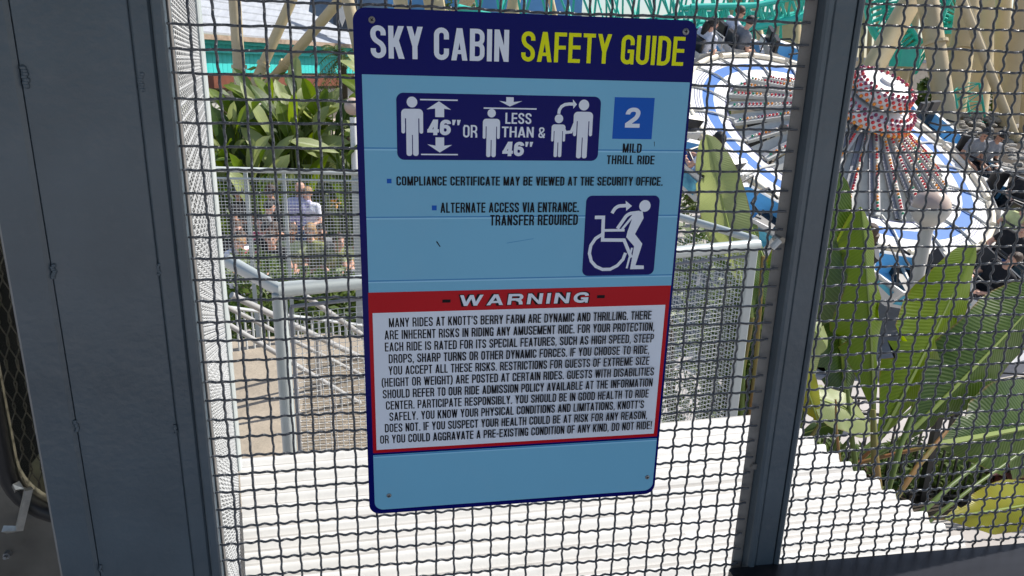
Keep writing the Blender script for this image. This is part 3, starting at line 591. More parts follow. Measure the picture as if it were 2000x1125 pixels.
# ================================================================ LEAVES
def leaf_mesh(name,m,wid=.3,fold=.35,droop=.25,n=14,seed=0,tear=0,wave=.02,tip=.0,stem=True):
    rnd=random.Random(seed); b=MB(); vs=[];uv=[]; js=(-1,-.66,-.33,0,.33,.66,1); ph=[rnd.uniform(0,6) for _ in range(3)]
    torn={(rnd.randrange(3,n-1),rnd.choice((-1,1))):rnd.uniform(.35,.8) for _ in range(tear)}
    for i in range(n+1):
        s=i/n; wv=wid*.5*((math.sin(math.pi*min(1,s**.95))**.55*min(1,.35+s*1.8)) if 0<s<1 else .0)+.003
        y=math.sin(s*1.2*droop*2)/(1.2*droop*2+1e-6) if droop>0 else s; z=-(1-math.cos(s*1.2*droop*2))/(1.2*droop*2+1e-6) if droop>0 else 0
        for j in js:
            x=j*wv*(torn.get((i,1 if j>0 else -1),1) if abs(j)==1 else 1); zz=z+abs(x)*fold+wave*math.sin(s*16+ph[0]+(2 if j>0 else 0))*abs(j)**2*(wv/wid*2)
            vs.append((x,y+abs(j)**1.5*wv*.15,zz)); uv.append((j*.5+.5,s*3+abs(j)*.35))
    k=len(js)
    fs=[(i*k+j,i*k+j+1,(i+1)*k+j+1,(i+1)*k+j) for i in range(n) for j in range(k-1)]
    b.add(vs,fs,uv=uv)
    # midrib
    mid=[vs[i*k+3] for i in range(n+1)]; b2=[]
    o=len(b.v); nv=len(b.v)
    b.tube([(x,y,z-.004) for x,y,z in mid],[.012*wid/.3*(1-.85*i/n) for i in range(n+1)],5,mi=1); b.uv+=[(0,0)]*(len(b.v)-nv)
    return b.mesh(name,[m,M_ribm],smooth=60)
M_ribm=mat('leaf_midrib',(.22,.28,.06),rough=.4)
def place_leaf(parent,me,base,tip,nrmv,wscale=1,length=None):
    y=(tip-base); L=y.length; y=y.normalized(); z=nrmv-y*nrmv.dot(y); z.normalize(); x=y.cross(z)
    o=link('leaf',me,parent); m=Matrix(((x.x*L*wscale,y.x*L,z.x*L,base.x),(x.y*L*wscale,y.y*L,z.y*L,base.y),(x.z*L*wscale,y.z*L,z.z*L,base.z),(0,0,0,1)))
    o.matrix_basis=m; return o
TOC=Vector((0,-1,.35))
bp_=thing('giant_bird_of_paradise','tall giant bird of paradise clump with broad paddle leaves beside the globe lamp','plant',(2.9,4.9,0))
root=Vector((2.95,5.0,0))
#  (base px, tip px, Y base, Y tip, width/length, fold, material, normal)
LV=[((1708,800),(1697,404),4.9,5.1,.30,.8,L_bright,(.15,-1,.3),.04),
 ((1715,865),(1925,478),4.8,5.3,.31,.55,L_bright,(.1,-1,.3),.04),
 ((1760,862),(2090,545),4.7,5.1,.32,.5,L_mid,(.1,-1,.35),.05),
 ((1832,868),(2180,805),4.5,4.7,.44,.35,L_mid,(.1,-1,.5),.06),
 ((1655,815),(1632,490),5.0,5.3,.44,.3,L_dark,(.3,-1,.2),.05),
 ((1535,765),(1770,800),4.7,4.5,.40,.4,L_pale,(0,-.75,1),.34),
 ((1560,850),(1650,815),4.8,4.7,.4,.4,L_dark,(0,-.7,1),.2),
 ((1845,1012),(2110,975),4.0,4.1,.30,.4,L_yel,(0,-1,.5),.1),
 ((1450,560),(1380,262),4.6,4.8,.30,.5,L_pale,(-.5,-1,.2),.06),
 ((1490,500),(1430,330),4.7,4.9,.28,.6,L_bright,(.9,-.7,.2),.05),
 ((1505,800),(1650,330),4.9,5.2,.33,.45,L_mid,(-.2,-1,.2),.05),
 ((1470,620),(1440,350),4.65,4.8,.36,.4,L_mid,(.2,-1,.2),.05),
 ((1520,800),(1490,480),4.9,5.0,.32,.5,L_dark,(.3,-1,.1),.05),
 ((1500,850),(1530,560),4.7,4.8,.2,.6,L_bright,(-.9,-.8,.1),.05),
 ((1585,770),(1545,600),4.8,4.75,.5,.5,L_pale,(-.3,-1,.6),.15),
 ((1560,620),(1645,680),4.6,4.5,.6,.6,L_pale,(-.2,-1,.8),.3),
 ((1590,640),(1570,455),5.1,5.2,.4,.5,L_mid,(0,-1,.4),.1),
 ((1600,830),(1560,700),4.6,4.6,.35,.6,L_yel,(-.2,-1,.4),.1),
 ((1780,800),(1850,640),5.3,5.5,.30,.4,L_dark,(.3,-1,.2),.05)]
for i,(b0,t0,Y0,Y1,wd,fo,m,nv,dr) in enumerate(LV):
    me=leaf_mesh('leaf',m,wid=wd,fold=-fo*.75,droop=max(.02,dr),seed=i,wave=.018,n=26,tear=3 if i%3 else 5)
    pb=aty(*b0,Y0); pt=aty(*t0,Y1); lf=place_leaf(bp_,me,pb,pt,Vector(nv))
    # petiole
    rt=root+Vector((random.uniform(-.35,.25),random.uniform(-.2,.2),.05)); b=MB(); pts=[]
    for k in range(8):
        s=k/7; q=lerp(rt,pb,s); q=q+Vector((0,0,.15*math.sin(math.pi*s)))-(pt-pb)*.12*math.sin(math.pi*s); pts.append(q)
    b.tube(pts,[lerp(.024,.014,k/7) for k in range(8)],8); b.build('stalk',M_stemr if i%2 else M_stem,bp_,smooth=60)
for (a,c,Y0,Y1,rr,m) in [((1715,960),(1705,800),4.3,4.5,.034,M_stemr),((1740,985),(1850,840),4.2,4.5,.024,M_stemr),((1790,1010),(1930,890),4.0,4.3,.02,M_stem),((1800,1030),(2000,880),4.0,4.4,.016,M_stem),((1670,900),(1655,760),4.6,4.7,.022,M_stem),((1735,950),(1790,790),4.4,4.7,.026,M_stem),((1640,900),(1632,780),4.4,4.5,.012,M_stemr)]:
    p=aty(*a,Y0);q=aty(*c,Y1); gz=Vector((p.x-(q.x-p.x)*.4,p.y,.05)); b=MB(); b.tube([gz,lerp(gz,p,.5)+Vector((-.02,0,0)),p,lerp(p,q,.5)+Vector((-.012,0,.01)),q],[rr*1.3,rr*1.2,rr,rr*.8,rr*.6],8); b.build('stalk',m,bp_,smooth=60)
# bushes at far left: many paddle leaves
lm=[leaf_mesh('leaf',m,wid=w0,fold=.2,droop=dr,n=7,seed=40+i,wave=.01) for i,(m,w0,dr) in enumerate([(L_mid,.34,.15),(L_pale,.30,.1),(L_bright,.38,.3),(L_dark,.36,.2),(L_bright,.3,.1),(L_pale,.36,.35)])]
def paddle_plant(x,y,h,nl,label,seed,sp=1.0):
    rnd=random.Random(seed); T=thing('paddle_leaf_plant',label,'plant',(x,y,.06),'paddle-leaved plants left of the sign')
    st=MB()
    for i in range(nl):
        a=rnd.uniform(0,2*math.pi); zz=h*(.30+.68*rnd.random()**.8); rr=sp*rnd.uniform(.1,.75)*(1.15-.4*zz/h)
        B=Vector((x+rr*math.cos(a)*.8,y+rr*math.sin(a)*.8,zz-.35)); tl=rnd.uniform(.25,.8); T_=B+Vector((math.cos(a)*tl*.55,math.sin(a)*tl*.55,rnd.uniform(.15,.85)*.9))
        T_=B+(T_-B).normalized()*rnd.uniform(.6,1.05)
        place_leaf(T,rnd.choice(lm),B,T_,Vector((math.cos(a)*-.4+rnd.uniform(-.4,.4),-.6,.8)))
        st.tube([Vector((x+.2*math.cos(a),y+.2*math.sin(a),.05)),lerp(Vector((x,y,.05)),B,.6),B],[.03,.02,.012],5)
    st.build('stalks',M_stem,T,kind='stuff')
    return T
for i,(px,Y,h,nl,lb,sp) in enumerate([(445,14.2,3.3,50,'leftmost broad-leaved plant, beside the pale end post',1.0),(515,14.8,3.65,62,'tall paddle-leaved plant in front of the leaning beige struts',1.1),(575,14.4,3.6,58,'paddle-leaved plant above the man in the white shirt',1.1),(635,14.9,3.5,58,'paddle-leaved plant under the small palm',1.1),(690,14.0,2.9,40,'lower paddle-leaved plant at the left edge of the sign',1.0),(480,13.6,2.5,30,'low paddle-leaved plant behind the left of the crowd',1.0),(760,14.5,4.0,30,'paddle-leaved plant mostly hidden by the sign',1.0)]):
    P=aty(px,200,Y); paddle_plant(P.x,P.y,h,nl,lb,100+i,sp)
# small palm
def frond_palm(px,py,Y,label,n=22,L=.8,m=M_fol,seed=3):
    rnd=random.Random(seed); c=aty(px,py,Y); T=thing('small_palm',label,'palm',(c.x,c.y,0))
    b=MB(); b.tube([Vector((c.x,c.y,0)),Vector((c.x,c.y,c.z))],[.12,.08],8); b.build('trunk',M_trunk,T)
    for i in range(n):
        a=rnd.uniform(0,6.28); el=rnd.uniform(-.6,1.1); b=MB(); pts=[]
        for k in range(7):
            s=k/6; pts.append(c+Vector((math.cos(a)*math.cos(el)*s*L,math.sin(a)*math.cos(el)*s*L,(math.sin(el)*s-.6*s*s)*L)))
        b.tube(pts,.008,4)
        for k in range(1,7):
            for sg in (-1,1):
                for h in (0,.5):
                    q=lerp(pts[k-1],pts[k],h); d=(pts[k]-pts[k-1]).normalized(); sd=d.cross(Vector((0,0,1))).normalized()*sg; tp=q+(sd*.8+d*.7-Vector((0,0,.25))).normalized()*L*.3*(1-.5*abs(k/6-.4)); b.add([q,q+d*.025,tp],[(0,1,2)])
        b.build('frond',m,T)
frond_palm(668,112,16.0,'small feathery palm against the turquoise wall left of the sign')
frond_palm(1378,70,22.0,'small yellowish palm behind the riders above the sign corner',16,1.0,M_fol,5)
# shrubs: leafy masses
def shrub(name,label,c,size,n,m,leaf=.05,seed=1,cat='shrub',group=None,trunk=True,parts=True):
    rnd=random.Random(seed); T=thing(name,label,cat,(c[0],c[1],0),group); b=MB()
    for i in range(n):
        while True:
            p=Vector((rnd.uniform(-1,1),rnd.uniform(-1,1),rnd.uniform(-1,1)))
            if p.length<1: break
        p=p.normalized()*(p.length**.5)
        k=1+.25*noise.noise(p*2.3+Vector((seed,0,0)))
        q=Vector((c[0]+p.x*size[0]*k,c[1]+p.y*size[1]*k,c[2]+p.z*size[2]*k))
        d=Vector((rnd.gauss(0,1),rnd.gauss(0,1),rnd.gauss(0,1))).normalized(); e=d.orthogonal().normalized()*leaf*rnd.uniform(.25,.45); d=d*leaf*rnd.uniform(.6,1.3)
        b.add([q-d,q+e,q+d,q-e],[(0,1,2,3)])
    b.build('foliage',m,T)
    s=MB()
    for i in range(5):
        a=rnd.uniform(0,6.28); s.tube([Vector((c[0],c[1],0)),Vector((c[0]+.4*size[0]*math.cos(a),c[1]+.4*size[1]*math.sin(a),c[2])),Vector((c[0]+.7*size[0]*math.cos(a+.3),c[1]+.7*size[1]*math.sin(a+.3),c[2]+.4*size[2]))],[.03,.018,.006],5)
    s.build('branches',M_trunk,T); return T
hp=[atz(1720,905,.3),atz(1800,890,.3),atz(1870,905,.3),atz(1935,915,.3),atz(2010,930,.3)]
for i,p in enumerate(hp[:4]): shrub('low_shrub',['small light green shrub beside the globe lamp stalk behind the iron fence','rounded box shrub under the second broad leaf','clipped dark shrub between the arching stalks','leafy shrub left of the burgundy plant'][i],(p.x,p.y,.24),(.42,.35,.20),900,M_fol,.045,i+1,group='low shrubs behind the iron fence')
shrub('burgundy_plant','burgundy leaved low plant near the right edge behind the iron fence',(hp[4].x,hp[4].y,.3),(.5,.35,.28),600,M_redleaf,.07,31)
for i,(px,py,Y,sz,lb) in enumerate([(1360,640,5.6,(.7,.6,1.0),'dense shrub behind the double mesh right of the sign'),(1455,730,5.2,(.35,.4,.8),'narrow dark shrub beside the railing end post'),(1600,900,6.0,(.25,.3,.25),'low bright shrub behind the paddle leaf stalks')]):
    p=aty(px,py,Y); shrub('garden_shrub',lb,(p.x,p.y,p.z),sz,1500,M_fol,.06,60+i)
for i,(px,Y,h) in enumerate([(1330,18,3.6),(1395,26,4.3),(470,9.5,1.7),(620,9.0,1.6),(560,9.2,1.3),(700,9,1.6)]):
    p=aty(px,130,Y); shrub('tall_shrub' if i<2 else 'garden_shrub',['leafy green shrub right of the sign top','green tree crown behind the back riders','grassy shrub under the queue fence at far left','shrub behind the mesh infill left of the sign','low fern-like shrub below the crowd','shrub beside the left edge of the sign under the fence'][i],(p.x,p.y,h*.55),((1.2 if i<2 else .6),(.8 if i<2 else .5),h*.45),1600,M_fol,.14 if i<2 else .07,80+i)
# orange flower
P=aty(655,397,9.5); T=thing('orange_flower','single orange flower on a stalk in front of the seated crowd','flower',(P.x,P.y,0)); b=MB()
for a in range(5): b.add([P,P+Vector((math.cos(a*1.25)*.05-.02,0,math.sin(a*1.25)*.05)),P+Vector((math.cos(a*1.25)*.07,-.03,math.sin(a*1.25)*.07)),P+Vector((math.cos(a*1.25)*.05+.02,0,math.sin(a*1.25)*.05+.02))],[(0,1,2,3)])
b.build('petals',M_flower,T); b=MB(); b.tube([Vector((P.x,P.y,0)),P],.008,5); b.build('stalk',M_stem,T)
# ================================================================ GLOBE LAMP
lp=aty(1818,405,7.1)
T=thing('globe_lamp','white post lamp with pinkish glass globe in front of the spinning ride','lamp',(lp.x,lp.y,0))
b=MB(); b.sphere(lp,.20,32,20); b.build('globe',M_globe,T,smooth=80)
b=MB(); b.lathe([(.205,.0),(.208,-.02),(.19,-.075),(.15,-.14),(.10,-.185),(.075,-.20),(.07,-.26)],32,fr=(lp,Vector((1,0,0)),Vector((0,1,0)),Vector((0,0,1)))); b.build('globe_cup',M_lamp,T,smooth=60)
b=MB(); b.tube([Vector((lp.x,lp.y,0)),Vector((lp.x,lp.y,lp.z-.2))],.068,24); b.build('lamp_post',M_lamp,T,smooth=50)
lp2=aty(689,208,13.2)
T=thing('globe_lamp','small distant globe lamp on white post at the left edge of the sign','lamp',(lp2.x,lp2.y,0))
b=MB(); b.sphere(lp2,.15,20,12); b.build('globe',M_globe,T,smooth=80)
b=MB(); b.tube([Vector((lp2.x,lp2.y,0)),Vector((lp2.x,lp2.y,lp2.z-.18))],.06,12); b.build('lamp_post',M_rimw,T,smooth=50)
# ================================================================ IRON FENCES
def iron_fence(label,a,c,h,sp,rings=True,group='black iron fences of the garden'):
    T=thing('iron_fence',label,'fence',(a.x,a.y,0),group); d,L=hdir(a,c); n=int(L/sp)
    for z in (h,h-.16,.12):
        b=MB(); b.box(((a.x+c.x)/2,(a.y+c.y)/2,z),(L,.03,.018),Matrix.Rotation(math.atan2(d.y,d.x),3,'Z')); b.build('fence_rail',M_iron,T)
    b=MB(); b.box((0,0,(h-.05)/2+.02),(.016,.016,h-.03)); pk=b.mesh('picket',M_iron)
    b=MB(); R0=.052; b.tube([(R0*math.cos(t*math.pi/8),0,R0*math.sin(t*math.pi/8)) for t in range(16)],.006,5,closed=True); rg=b.mesh('ring',M_iron)
    b=MB(); b.box((0,0,h/2+.02),(.06,.06,h+.04)); ps=b.mesh('fence_post',M_iron)
    for i in range(n+1):
        p=a+d*(i*sp); big=i%14==0
        o=link('fence_post' if big else 'picket',ps if big else pk,T); o.location=(p.x,p.y,0)
        if rings and not big and i%2==0: o=link('ring',rg,T); o.location=(p.x+d.x*sp*.5,p.y+d.y*sp*.5,h-.08); o.rotation_euler=(0,0,math.atan2(d.y,d.x))
fa_=atz(1560,790,1.05); fb_=atz(1683,787,1.05); dd=(atz(1815,800,1.05)-fb_)
iron_fence('near black iron fence with ring frieze crossing behind the paddle leaves',Vector((fb_.x-1.0,fb_.y+.25,0)),Vector((fb_.x+3.0,fb_.y-.75,0)),1.1,.125)
p0=atz(1885,722,1.1); p1=atz(2060,748,1.1)
iron_fence('far stretch of black iron fence standing on the path at right',Vector((p0.x,p0.y,0)),Vector((p1.x+1.2,p1.y-.2,0)),1.1,.25,False)
p0=aty(1955,335,17); p1=aty(2060,350,17)
iron_fence('tall black iron fence behind the riders at the right edge',Vector((p0.x,p0.y,0)),Vector((p1.x+1,p1.y,0)),p0.z,.14,False)
p0=aty(1480,315,15); p1=aty(1560,330,15)
iron_fence('black iron fence glimpsed under the spinning ride arms',Vector((p0.x,p0.y,0)),Vector((p1.x+1.5,p1.y,0)),p0.z,.14,False)
# path curbs
b=MB(); p=[atz(1560,935,0),atz(1790,930,0),atz(2080,1010,0)]
for i in range(2):
    d,L=hdir(p[i],p[i+1]); c=(p[i]+p[i+1])/2; b.box((c.x,c.y,.05),(L,.10,.10),Matrix.Rotation(math.atan2(d.y,d.x),3,'Z'))
b.build('planter_kerb',mat('kerb_pale',(.6,.57,.52),rough=.85),kind='structure')
# ================================================================ SPINNING RIDE
RC=Vector((7.7536,11.8502,-1.1302))+Vector((0,0,H)); RN=Vector((0.16143466,-0.48702886,0.85833661)); E1=Vector((0.98276906,0,-0.18483772)); E2=Vector((0.0900213,0.87338588,0.47863689))
def RP(r,deg,h=0): a=R_(deg); return RC+(E1*math.cos(a)+E2*math.sin(a))*r+RN*h
ride=thing('spinning_ride','tilted white and blue spinning disc ride with coloured bulbs and rows of passenger cars','amusement ride',(RC.x,RC.y,0))
b=MB(); b.tube([Vector((RC.x,RC.y,0)),Vector((RC.x,RC.y,RC.z-.9)),RC-RN*.35],[.9,.6,.5],20); b.build('pedestal',M_armd,ride,smooth=50)
b=MB(); b.lathe([(0,.25),(3.6,.25),(3.7,.2),(3.7,0)],48,fr=(Vector((RC.x,RC.y,0)),Vector((1,0,0)),Vector((0,1,0)),Vector((0,0,1)))); b.build('base_plate',M_armd,ride)
NS=20
for k in range(NS):
    a0=k*360/NS; a1=a0+360/NS; b=MB(); W=[(2.02,2.06,2),(2.06,2.12,0),(2.12,2.131,2),(2.131,2.16,0),(2.16,2.171,2),(2.171,2.2,0),(2.2,2.211,2),(2.211,2.29,0),(2.29,2.50,1),(2.50,2.54,0),(2.54,2.552,2),(2.552,2.585,0),(2.585,2.597,2),(2.597,2.63,0),(2.63,2.642,2),(2.642,2.78,0)]
    for r0,r1,mi in W:
        for q in range(3):
            t0=lerp(a0,a1,q/3)+.0;t1=lerp(a0,a1,(q+1)/3); hh=lambda r:.05*math.sin((r-2.02)/.76*math.pi)
            b.add([RP(r0,t0,hh(r0)),RP(r0,t1,hh(r0)),RP(r1,t1,hh(r1)),RP(r1,t0,hh(r1))],[(3,2,1,0)],mi)
    b.add([RP(2.02,a0,-.14),RP(2.02,a1,-.14),RP(2.78,a1,-.14),RP(2.78,a0,-.14),RP(2.02,a0),RP(2.02,a1),RP(2.78,a1),RP(2.78,a0)],[(0,1,2,3),(3,2,6,7),(1,0,4,5)],0)
    b.build('rim_panel',[M_rimw,M_rimb,M_rimn],ride)
    b=MB(); b.tube([RP(1.98,a0,.04),RP(2.4,a0,.075),RP(2.8,a0,.03)],.02,6); b.build('rim_bar',M_arm,ride)
    b=MB(); b.tube([RP(2.82,a0+1.5,.05),RP(2.82,a0+9,.05),RP(2.82,a0+16.5,.05)],.05,10); b.build('rim_pad',mat('cream_pad',(.74,.68,.55),rough=.5),ride,smooth=50)
    b=MB(); b.tube([RP(2.80,a0,-.1),RP(3.25,a0,-.15)],.03,6); b.build('car_arm',M_arm,ride)
hubc=RC+RN*1.02+Vector((.0,0,0)); 
hv=aty(1704,203,hubc.y); hubc=Vector((hv.x,hubc.y,hv.z))
seqs=['rrwwoogg','rrrwwoog','mrrwwoog','rwwoorrw']
for k in range(26):
    a=k*360/26+4
    b=MB(); p0=hubc+(E1*math.cos(R_(a))+E2*math.sin(R_(a)))*.42-RN*.16; p1=RP(2.02,a,.04); d=(p1-p0); L=d.length; dn=d.normalized(); sd=dn.cross(RN).normalized(); up=sd.cross(dn); rot=Matrix((sd,dn,up)).transposed()
    b.box((p0+p1)/2,(.085,L,.06),rot,mi=0); b.box((p0+p1)/2+sd*.085-up*.02,(.07,L*.98,.03),rot,mi=1)
    q0=RP(.5,a,.2); q1=RP(1.7,a,-.05); b.tube([q0,q1],.03,6,mi=0)
    sp=b.build('spoke',[M_arm,M_armd],ride)
    b=MB(); nb=26; keys=list('rmowgv'); pat='rrrrmmwwoorrwwoorrmmrrwwoog'
    for i in range(nb):
        s=.12+.86*i/nb; c=pat[(i+k*3)%len(pat)] if i<nb-1 else 'g'
        b.sphere(p0+d*s+up*.05+sd*.02,.022,7,5,mi=keys.index(c))
    b.build('bulb_row',[M_bulb[x] for x in keys],sp,kind='stuff',smooth=60)
# fascia sheets between spokes (grey scalloped panels)
for k in range(26):
    a=k*360/26+4; b=MB(); am=a+7
    p0=RP(.5,a+3,.70);p1=RP(.5,a+11,.70);p2=RP(2.0,a+11.5,-.04);p3=RP(2.0,a+2.5,-.04); m0=RP(.5,am,.60); m1=RP(2.0,am,-.16)
    b.add([p0,m0,m1,p3,p1,p2],[(3,2,1,0),(2,5,4,1)]); b.build('web_panel',M_arm,ride)
def tier(rad,h0,h1,parent,nb,bs,nr,lbl):
    fr=(hubc,E1,E2,RN); b=MB(); b.lathe([(rad*.75,h0-.05),(rad*.97,h0),(rad,h0+(h1-h0)*.6),(rad*.93,h1),(0,h1+.04)],40,fr=fr); o=b.build('hub_tier',M_rimw,parent,smooth=40)
    b=MB(); keys=list('rmowgv')
    for j in range(nr):
        t=j/(nr-1); rr=lerp(rad*.985,rad*.96,t); hh=lerp(h0+.03,h1-.0,t); kk={0:'o',1:'v',2:'r',3:'m'}[min(3,int(t*3.99))]
        for i in range(nb):
            an=2*math.pi*(i+.5*(j%2))/nb; c=hubc+(E1*math.cos(an)+E2*math.sin(an))*(rr+.02)+RN*hh
            b.sphere(c,bs,7,5,mi=keys.index(kk))
    for i in range(int(nb*1.1)):
        an=2*math.pi*i/int(nb*1.1); c=hubc+(E1*math.cos(an)+E2*math.sin(an))*(rad*.86)+RN*(h1+.03); b.sphere(c,bs,7,5,mi=keys.index('r' if i%2 else 'm'))
    b.build('bulb_ring',[M_bulb[x] for x in keys],o,kind='stuff',smooth=60); return o
tier(.72,-.16,.06,ride,38,.030,4,'')
tier(.50,.16,.38,ride,26,.030,4,'')
b=MB(); b.lathe([(.12,.40),(.12,.46),(.0,.47)],20,fr=(hubc,E1,E2,RN)); b.build('hub_cap',M_rimw,ride)
b=MB(); b.tube([RC-RN*.2,hubc-RN*.1],[.42,.36],16); b.build('hub_core',M_armd,ride)
# cars
NC=18; CAR0=8
def carframe(a):
    out=(E1*math.cos(R_(a))+E2*math.sin(R_(a))); tan=out.cross(RN); return RP(3.28,a,-.05),out,tan
for k in range(NC):
    a=CAR0+k*360/NC; c,o_,t_=carframe(a)
    def L_(x,y,z): return c+o_*x+t_*y+RN*z     # x outward, y tangential forward, z up
    b=MB()
    # tub: outer wall, back, floor, front nose
    sec=[(-.42,-.36),(-.38,-.44),(.30,-.44),(.44,-.30)]
    prof_lo=[(-.34,-.40),(.36,-.40),(.40,.34),(.10,.60),(-.30,.42)]; prof_hi=[(-.36,-.44),(.44,-.44),(.50,.36),(.12,.72),(-.36,.46)]
    n=5; V=[L_(x,y,-.28) for x,y in prof_lo]+[L_(x,y,.16 if i<2 else .10) for i,(x,y) in enumerate(prof_hi)]
    V+= [L_(x*.88,y*.88,.14 if i<2 else .08) for i,(x,y) in enumerate(prof_hi)]+[L_(x*.85,y*.85,-.2) for x,y in prof_lo]
    f0=[(i,(i+1)%n,n+(i+1)%n,n+i) for i in range(n)]; f1=[(n+i,n+(i+1)%n,2*n+(i+1)%n,2*n+i) for i in range(n)]; f2=[(2*n+i,2*n+(i+1)%n,3*n+(i+1)%n,3*n+i) for i in range(n)]
    b.add(V,f0+[(4,3,2,1,0)],0); b.add(V,f1,2); b.add(V,f2+[(15,16,17,18,19)],1)
    # art panel on outer side
    V2=[L_(.385+.004,-.34,-.2),L_(.41,.28,-.2),L_(.478,.3,.04),L_(.448,-.36,.06)]; b.add([v+o_*.012 for v in V2],[(0,1,2,3)],3)
    V3=[L_(.16,.56,-.12),L_(.37,.38,-.12),L_(.44,.42,.03),L_(.17,.66,.03)]; b.add([v+(o_+t_)*.012 for v in V3],[(0,1,2,3)],3)
    car=b.build('car',[M_carg,M_carb,M_rimw,M_cart],ride)
    b=MB(); rot=Matrix((o_,t_,RN)).transposed()
    b.box(L_(.03,-.12,-.14),(.72,.34,.10),rot,bev=.03)
    rb2=rot@Matrix.Rotation(R_(12),3,'X')
    for sx in (-.17,.22): b.box(L_(sx,-.34,.14),(.30,.08,.52),rb2,bev=.02)
    b.build('seat',M_vinyl,car)
    b=MB(); b.tube([L_(.36,-.05,.18),L_(.34,.15,.25),L_(0,.2,.26),L_(-.28,.15,.25),L_(-.3,-.05,.18)],.02,6); b.build('lap_bar',M_iron,car,smooth=50)
    b=MB(); b.tube([L_(-.3,.38,.1),L_(-.22,.42,.32),L_(.2,.46,.32),L_(.34,.38,.1)],.016,6); b.build('grab_bar',M_iron if k%2 else M_arm,car,smooth=50)
# ================================================================ PEOPLE
def build_person(label,frame,pose,top,bottom,skin,hair,extra=(),group=None,head_yaw=0,head_pitch=0,arms=None,lean=0,scale=1.0,longhair=False,voxel=.016,hands=True):
    """frame: (origin at seat or feet, right, forward, up)"""
    O,X,Y,Z=frame
    T=thing('person',label,'person',O,group)
    def w(p): return O+(X*p[0]+Y*p[1]+Z*p[2])*scale
    if pose=='sit':
        hp=(0,0,.10); kn=.44; legs=[((s*.09,.0,.09),(s*.12,kn,.13),(s*.12,kn+.04,-.26),(s*.12,kn+.17,-.30)) for s in (-1,1)]; base=.10
    else:
        hp=(0,0,.92); legs=[((s*.09,0,.90),(s*.10,.03,.50),(s*.10,-.01,.09),(s*.10,.12,.04)) for s in (-1,1)]; base=.92
    ly=-math.sin(lean) if lean else 0
    def up(h,dy=0): return (0,math.sin(lean)*h+dy,base+math.cos(lean)*h)
    ch=up(.34); nk=up(.50); hd=up(.635,.015); sh=[(s*.17,up(.42)[1],up(.42)[2]) for s in (-1,1)]
    if arms is None: arms=[((s*.24,sh[0][1]+.06,base+.16),(s*.13,.30,base+.12)) for s in (-1,1)]
    parts=[] # (a,b,ra,rb,mat) mats:0 skin 1 top 2 bottom
    parts+=[(up(.0),up(.0),.0,.0,2)]
    caps=[]
    def cap(a,b,ra,rb,mi): caps.append((Vector(a),Vector(b),ra,rb,mi))
    for s in (-1,1):
        cap((s*.07,0,base),(s*.05,up(.2)[1],up(.2)[2]),.105,.10,2 if False else 1)
        cap((s*.06,up(.18)[1],up(.18)[2]),(s*.08,ch[1],ch[2]),.105,.115,1)
        cap((s*.07,0,base-.01),(s*.085,.03 if pose=='sit' else 0,base-.03),.115,.11,2)
    cap(ch,(0,nk[1],nk[2]-.05),.11,.06,1); cap((0,nk[1],nk[2]-.04),(0,hd[1],hd[2]-.06),.052,.05,0)
    for (a,k1,an,to) in legs:
        cap(a,k1,.088,.062,2); cap(k1,an,.06,.042,2); cap(an,to,.042,.036,3)
    for i,s in enumerate((-1,1)):
        el,ha=arms[i]; cap((s*.06,sh[i][1],sh[i][2]),sh[i],.075,.062,1); m_=lerp(Vector(sh[i]),Vector(el),.6); cap(sh[i],m_,.058,.048,1); cap(m_,el,.043,.04,0); cap(el,ha,.038,.026,0)
        d=(Vector(ha)-Vector(el)).normalized(); cap(ha,Vector(ha)+d*.07,.028,.03,0)
    # head with jaw & nose
    Rh=Matrix.Rotation(-head_yaw,3,'Z')@Matrix.Rotation(head_pitch,3,'X'); hc=Vector(hd)
    b=MB(); 
    for a,c_,ra,rb,mi in caps:
        d=c_-a; L=d.length
        if L<1e-4: b.sphere(a,max(ra,.01),10,8); continue
        n0=8; pth=[];rs=[]
        dn=d.normalized()
        for j in range(5): t=j/4*math.pi/2; pth.append(a-dn*ra*math.cos(t)); rs.append(max(.002,ra*math.sin(t)))
        for j in range(5): t=(1-j/4)*math.pi/2; pth.append(c_+dn*rb*math.cos(t)); rs.append(max(.002,rb*math.sin(t)))
        b.tube(pth,rs,12)
    b.sphere(hc+Vector((0,-.008,.02)),(.076,.094,.096),14,10,rot=Rh); b.sphere(hc+Rh@Vector((0,.028,-.055)),(.052,.058,.06),12,8,rot=Rh); b.sphere(hc+Rh@Vector((0,.098,-.012)),(.014,.02,.024),8,6,rot=Rh)
    for s in (-1,1): b.sphere(hc+Rh@Vector((s*.078,-.005,-.005)),(.012,.02,.03),8,6,rot=Rh)
    me0=b.mesh('body_raw',M_skin[0]); ob=bpy.data.objects.new('tmp',me0); COL.objects.link(ob)
    md=ob.modifiers.new('r','REMESH'); md.mode='VOXEL'; md.voxel_size=voxel; ms=ob.modifiers.new('s','SMOOTH'); ms.factor=.5; ms.iterations=3
    dg=bpy.context.evaluated_depsgraph_get(); me=bpy.data.meshes.new_from_object(ob.evaluated_get(dg)); bpy.data.objects.remove(ob); me.name='body'
    me.materials.clear()
    for m in (skin,top,bottom,M_cl['black']): me.materials.append(m)
    idx=[]
    for p in me.polygons:
        c=p.center; best=9e9; bi=0
        if (c-hc).length<.125: idx.append(0); continue
        for a,c_,ra,rb,mi in caps:
            d=c_-a; L2=d.length_squared; t=max(0,min(1,(c-a).dot(d)/L2)) if L2>1e-9 else 0; r=ra+(rb-ra)*t
            q=(c-a-d*t).length-r
            if q<best: best=q; bi=mi
        idx.append(bi)
    me.polygons.foreach_set('material_index',idx); me.polygons.foreach_set('use_smooth',[True]*len(idx))
    vs=[w(v.co) for v in me.vertices]
    for v,q in zip(me.vertices,vs): v.co=q
    me.update(); body=link('body',me,T)
